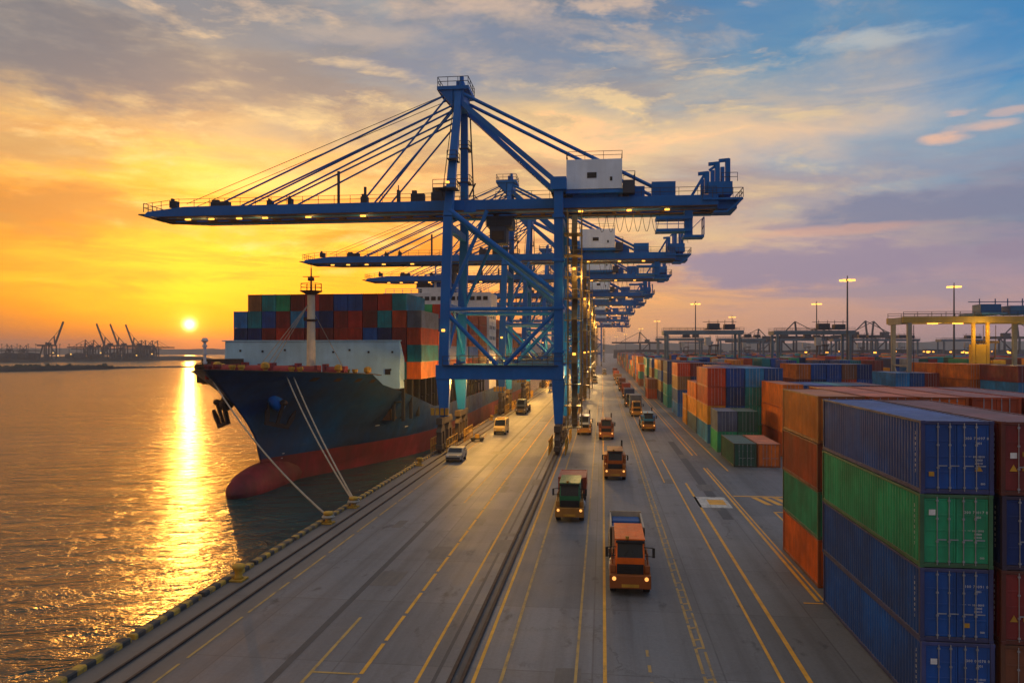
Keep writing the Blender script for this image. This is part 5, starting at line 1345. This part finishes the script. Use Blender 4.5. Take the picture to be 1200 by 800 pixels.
for i in range(16):
    u = random.uniform(-20, 195); x, y = at_depth(u, 1075 + max(u, 0) * 1.0); w, h = random.uniform(8, 26), random.uniform(3, 8)
    o = MB().box(-w / 2, w / 2, 0, 12, 0, h).prism([(-w / 2, h), (w / 2, h), (0, h + 1.6)], 'y', 0, 12).build('port_shed', M['far_steel'], loc=(x, y, WATER_Z + 4.5))
    tag(o, 'low dark shed on the far shore below the distant cranes', 'shed', 'sheds on the far shore')
for i, u in enumerate((2, 8, 20, 33, 42, 70, 81, 90, 95)):
    x, y = at_depth(u, 1100); o = MB().cyl((0, 0, 0), (0, 0, 22), 0.4, 0.25, 6).box(-1.2, 1.2, -0.3, 0.3, 21.4, 22.4).build('far_light_pole', M['far_steel'], loc=(x, y, -1)); tag(o, 'thin light pole on the far shore', 'light pole', 'light poles on the far shore')
for i, u in enumerate((10, 25, 62, 68, 83, 118, 160, 178)):
    x, y = at_depth(u, 1090 + u * 0.6); o = MB().box(-0.9, 0.9, -0.3, 0.3, 0, 1.4).build('harbour_lamp', M['mast_lamp'], loc=(x, y, 4 + (i % 3) * 2)); tag(o, 'warm harbour lamp glowing on the far shore', 'lamp', 'lamps on the far shore')
for i, (u, D, rz, sc, mesh_) in enumerate(((930, 780, 180, 0.8, fl), (1012, 900, 180, 0.9, fl), (1026, 900, 0, 0.9, fl), (968, 820, 0, 0.75, fl), (890, 850, 0, 0.7, fl), (1188, 800, 180, 0.8, fl), (750, 1000, 0, 0.7, fl))):
    x, y = at_depth(u, D); o = link('distant_crane', mesh_, None, (x, y, 0)); o.scale = (sc,) * 3; o.rotation_euler = (0, 0, R(rz)); tag(o, f'hazy crane on the yard skyline, {["left of the tall mast", "just right of the tall mast", "second right of the tall mast", "behind the middle gantry", "between the two grey gantries", "at the far right edge", "above the roadside rows"][i]}', 'crane', 'hazy cranes on the skyline behind the yard')
bl_ = MB()
for _ in range(220):
    u = random.uniform(715, 1260); D = random.uniform(900, 1500); x, y = at_depth(u, D); w = random.uniform(10, 40); h = random.uniform(4, 14); bl_.box(x - w / 2, x + w / 2, y, y + 15, 0, h)
tag(bl_.build('port_sheds', M['far_steel']), 'mass of low far-off port buildings along the horizon behind the yard', 'buildings', kind='stuff')
for i in range(22):
    u = random.uniform(930, 1195); D = random.uniform(300, 640); x, y = at_depth(u, D)
    o = MB().cyl((0, 0, 0), (0, 0, 11.5), 0.12, 0.1, 6).box(-0.5, 0.5, -0.3, 0.3, 11.5, 12.1, 1).build('yard_lamp', [M['mast'], M['lamp']], loc=(x, y, 0)); tag(o, 'short lit lamp post between the far containers', 'lamp post', 'small lit lamps among the far containers')
# of all the containers the 300 that show largest stay objects of their own, the rest join the field
def drop(o):
    for c in list(o.children): drop(c)
    bpy.data.objects.remove(o)
for r in _protos.values(): drop(r)
bpy.context.view_layer.update(); DG = bpy.context.evaluated_depsgraph_get(); eye = Vector((0, 0, CAM_H)); seen = []
for r, x, y, z, L, W, H, colour in CAND:
    n = 0
    for i in range(5):
        for j in range(3):
            a, b = (i + 0.5) / 5, (j + 0.5) / 3
            for q in (Vector((x + W * a, y - 0.02, z + H * b)), Vector((x - 0.02, y + L * a, z + H * b)), Vector((x + W * b, y + L * a, z + H - 0.03))):
                d = q - eye; dist = d.length
                if (d.x * CT + d.y * ST) / (d.y * CT - d.x * ST) > 0.69: continue
                hit, loc, *_ = S.ray_cast(DG, eye, d.normalized(), distance=dist + 2)
                if not hit or (loc - eye).length > dist - 0.5: n += 1
    seen.append(n / 45 * (L + W) * H / (y * y + x * x) if n else 0)
order = sorted(range(len(CAND)), key=lambda i: -seen[i]); keep = 300 - (count[0] - len(CAND))
for i in order[keep:]:
    r, x, y, z, L, W, H, colour = CAND[i]
    ff.box(x + 0.03, x + W - 0.03, y + 0.1, y + L - 0.1, z, z + H - 0.02); tint.extend([PAL[colour]] * 24)
    drop(r)
print('kept', keep, 'hidden', sum(1 for q in seen if q == 0))
me = ff.mesh('container_field', M['far_container'])
ca = me.color_attributes.new('tint', 'FLOAT_COLOR', 'CORNER')
ca.data.foreach_set('color', [q for c in tint for q in (*c, 1)])
tag(link('container_field', me), 'mass of mixed coloured containers filling the yard towards the horizon', 'containers', kind='stuff')

# haze
hz = MB().box(-3700, 3700, -120, 3900, -8, 62)
hm = bpy.data.materials.new('haze_air'); hm.use_nodes = True
ht = NT(hm.node_tree); ht.n.remove(ht.n['Principled BSDF'])
pv = ht.new('ShaderNodeVolumePrincipled'); pv.inputs['Density'].default_value = 0.00019; pv.inputs['Color'].default_value = (0.93, 0.9, 0.9, 1); pv.inputs['Anisotropy'].default_value = 0.25
ht.l.new(pv.outputs[0], ht.n['Material Output'].inputs['Volume'])
tag(hz.build('haze', hm), kind='stuff')

S.cycles.max_bounces = 6; S.cycles.diffuse_bounces = 3; S.cycles.glossy_bounces = 3; S.cycles.volume_bounces = 1
S.cycles.use_denoising = True
print('containers', count[0], 'objects', len(S.objects))

for o in S.objects:
    if 'label' in o and not 4 <= len(o['label'].split()) <= 16: print('LABEL', len(o['label'].split()), o['label'])
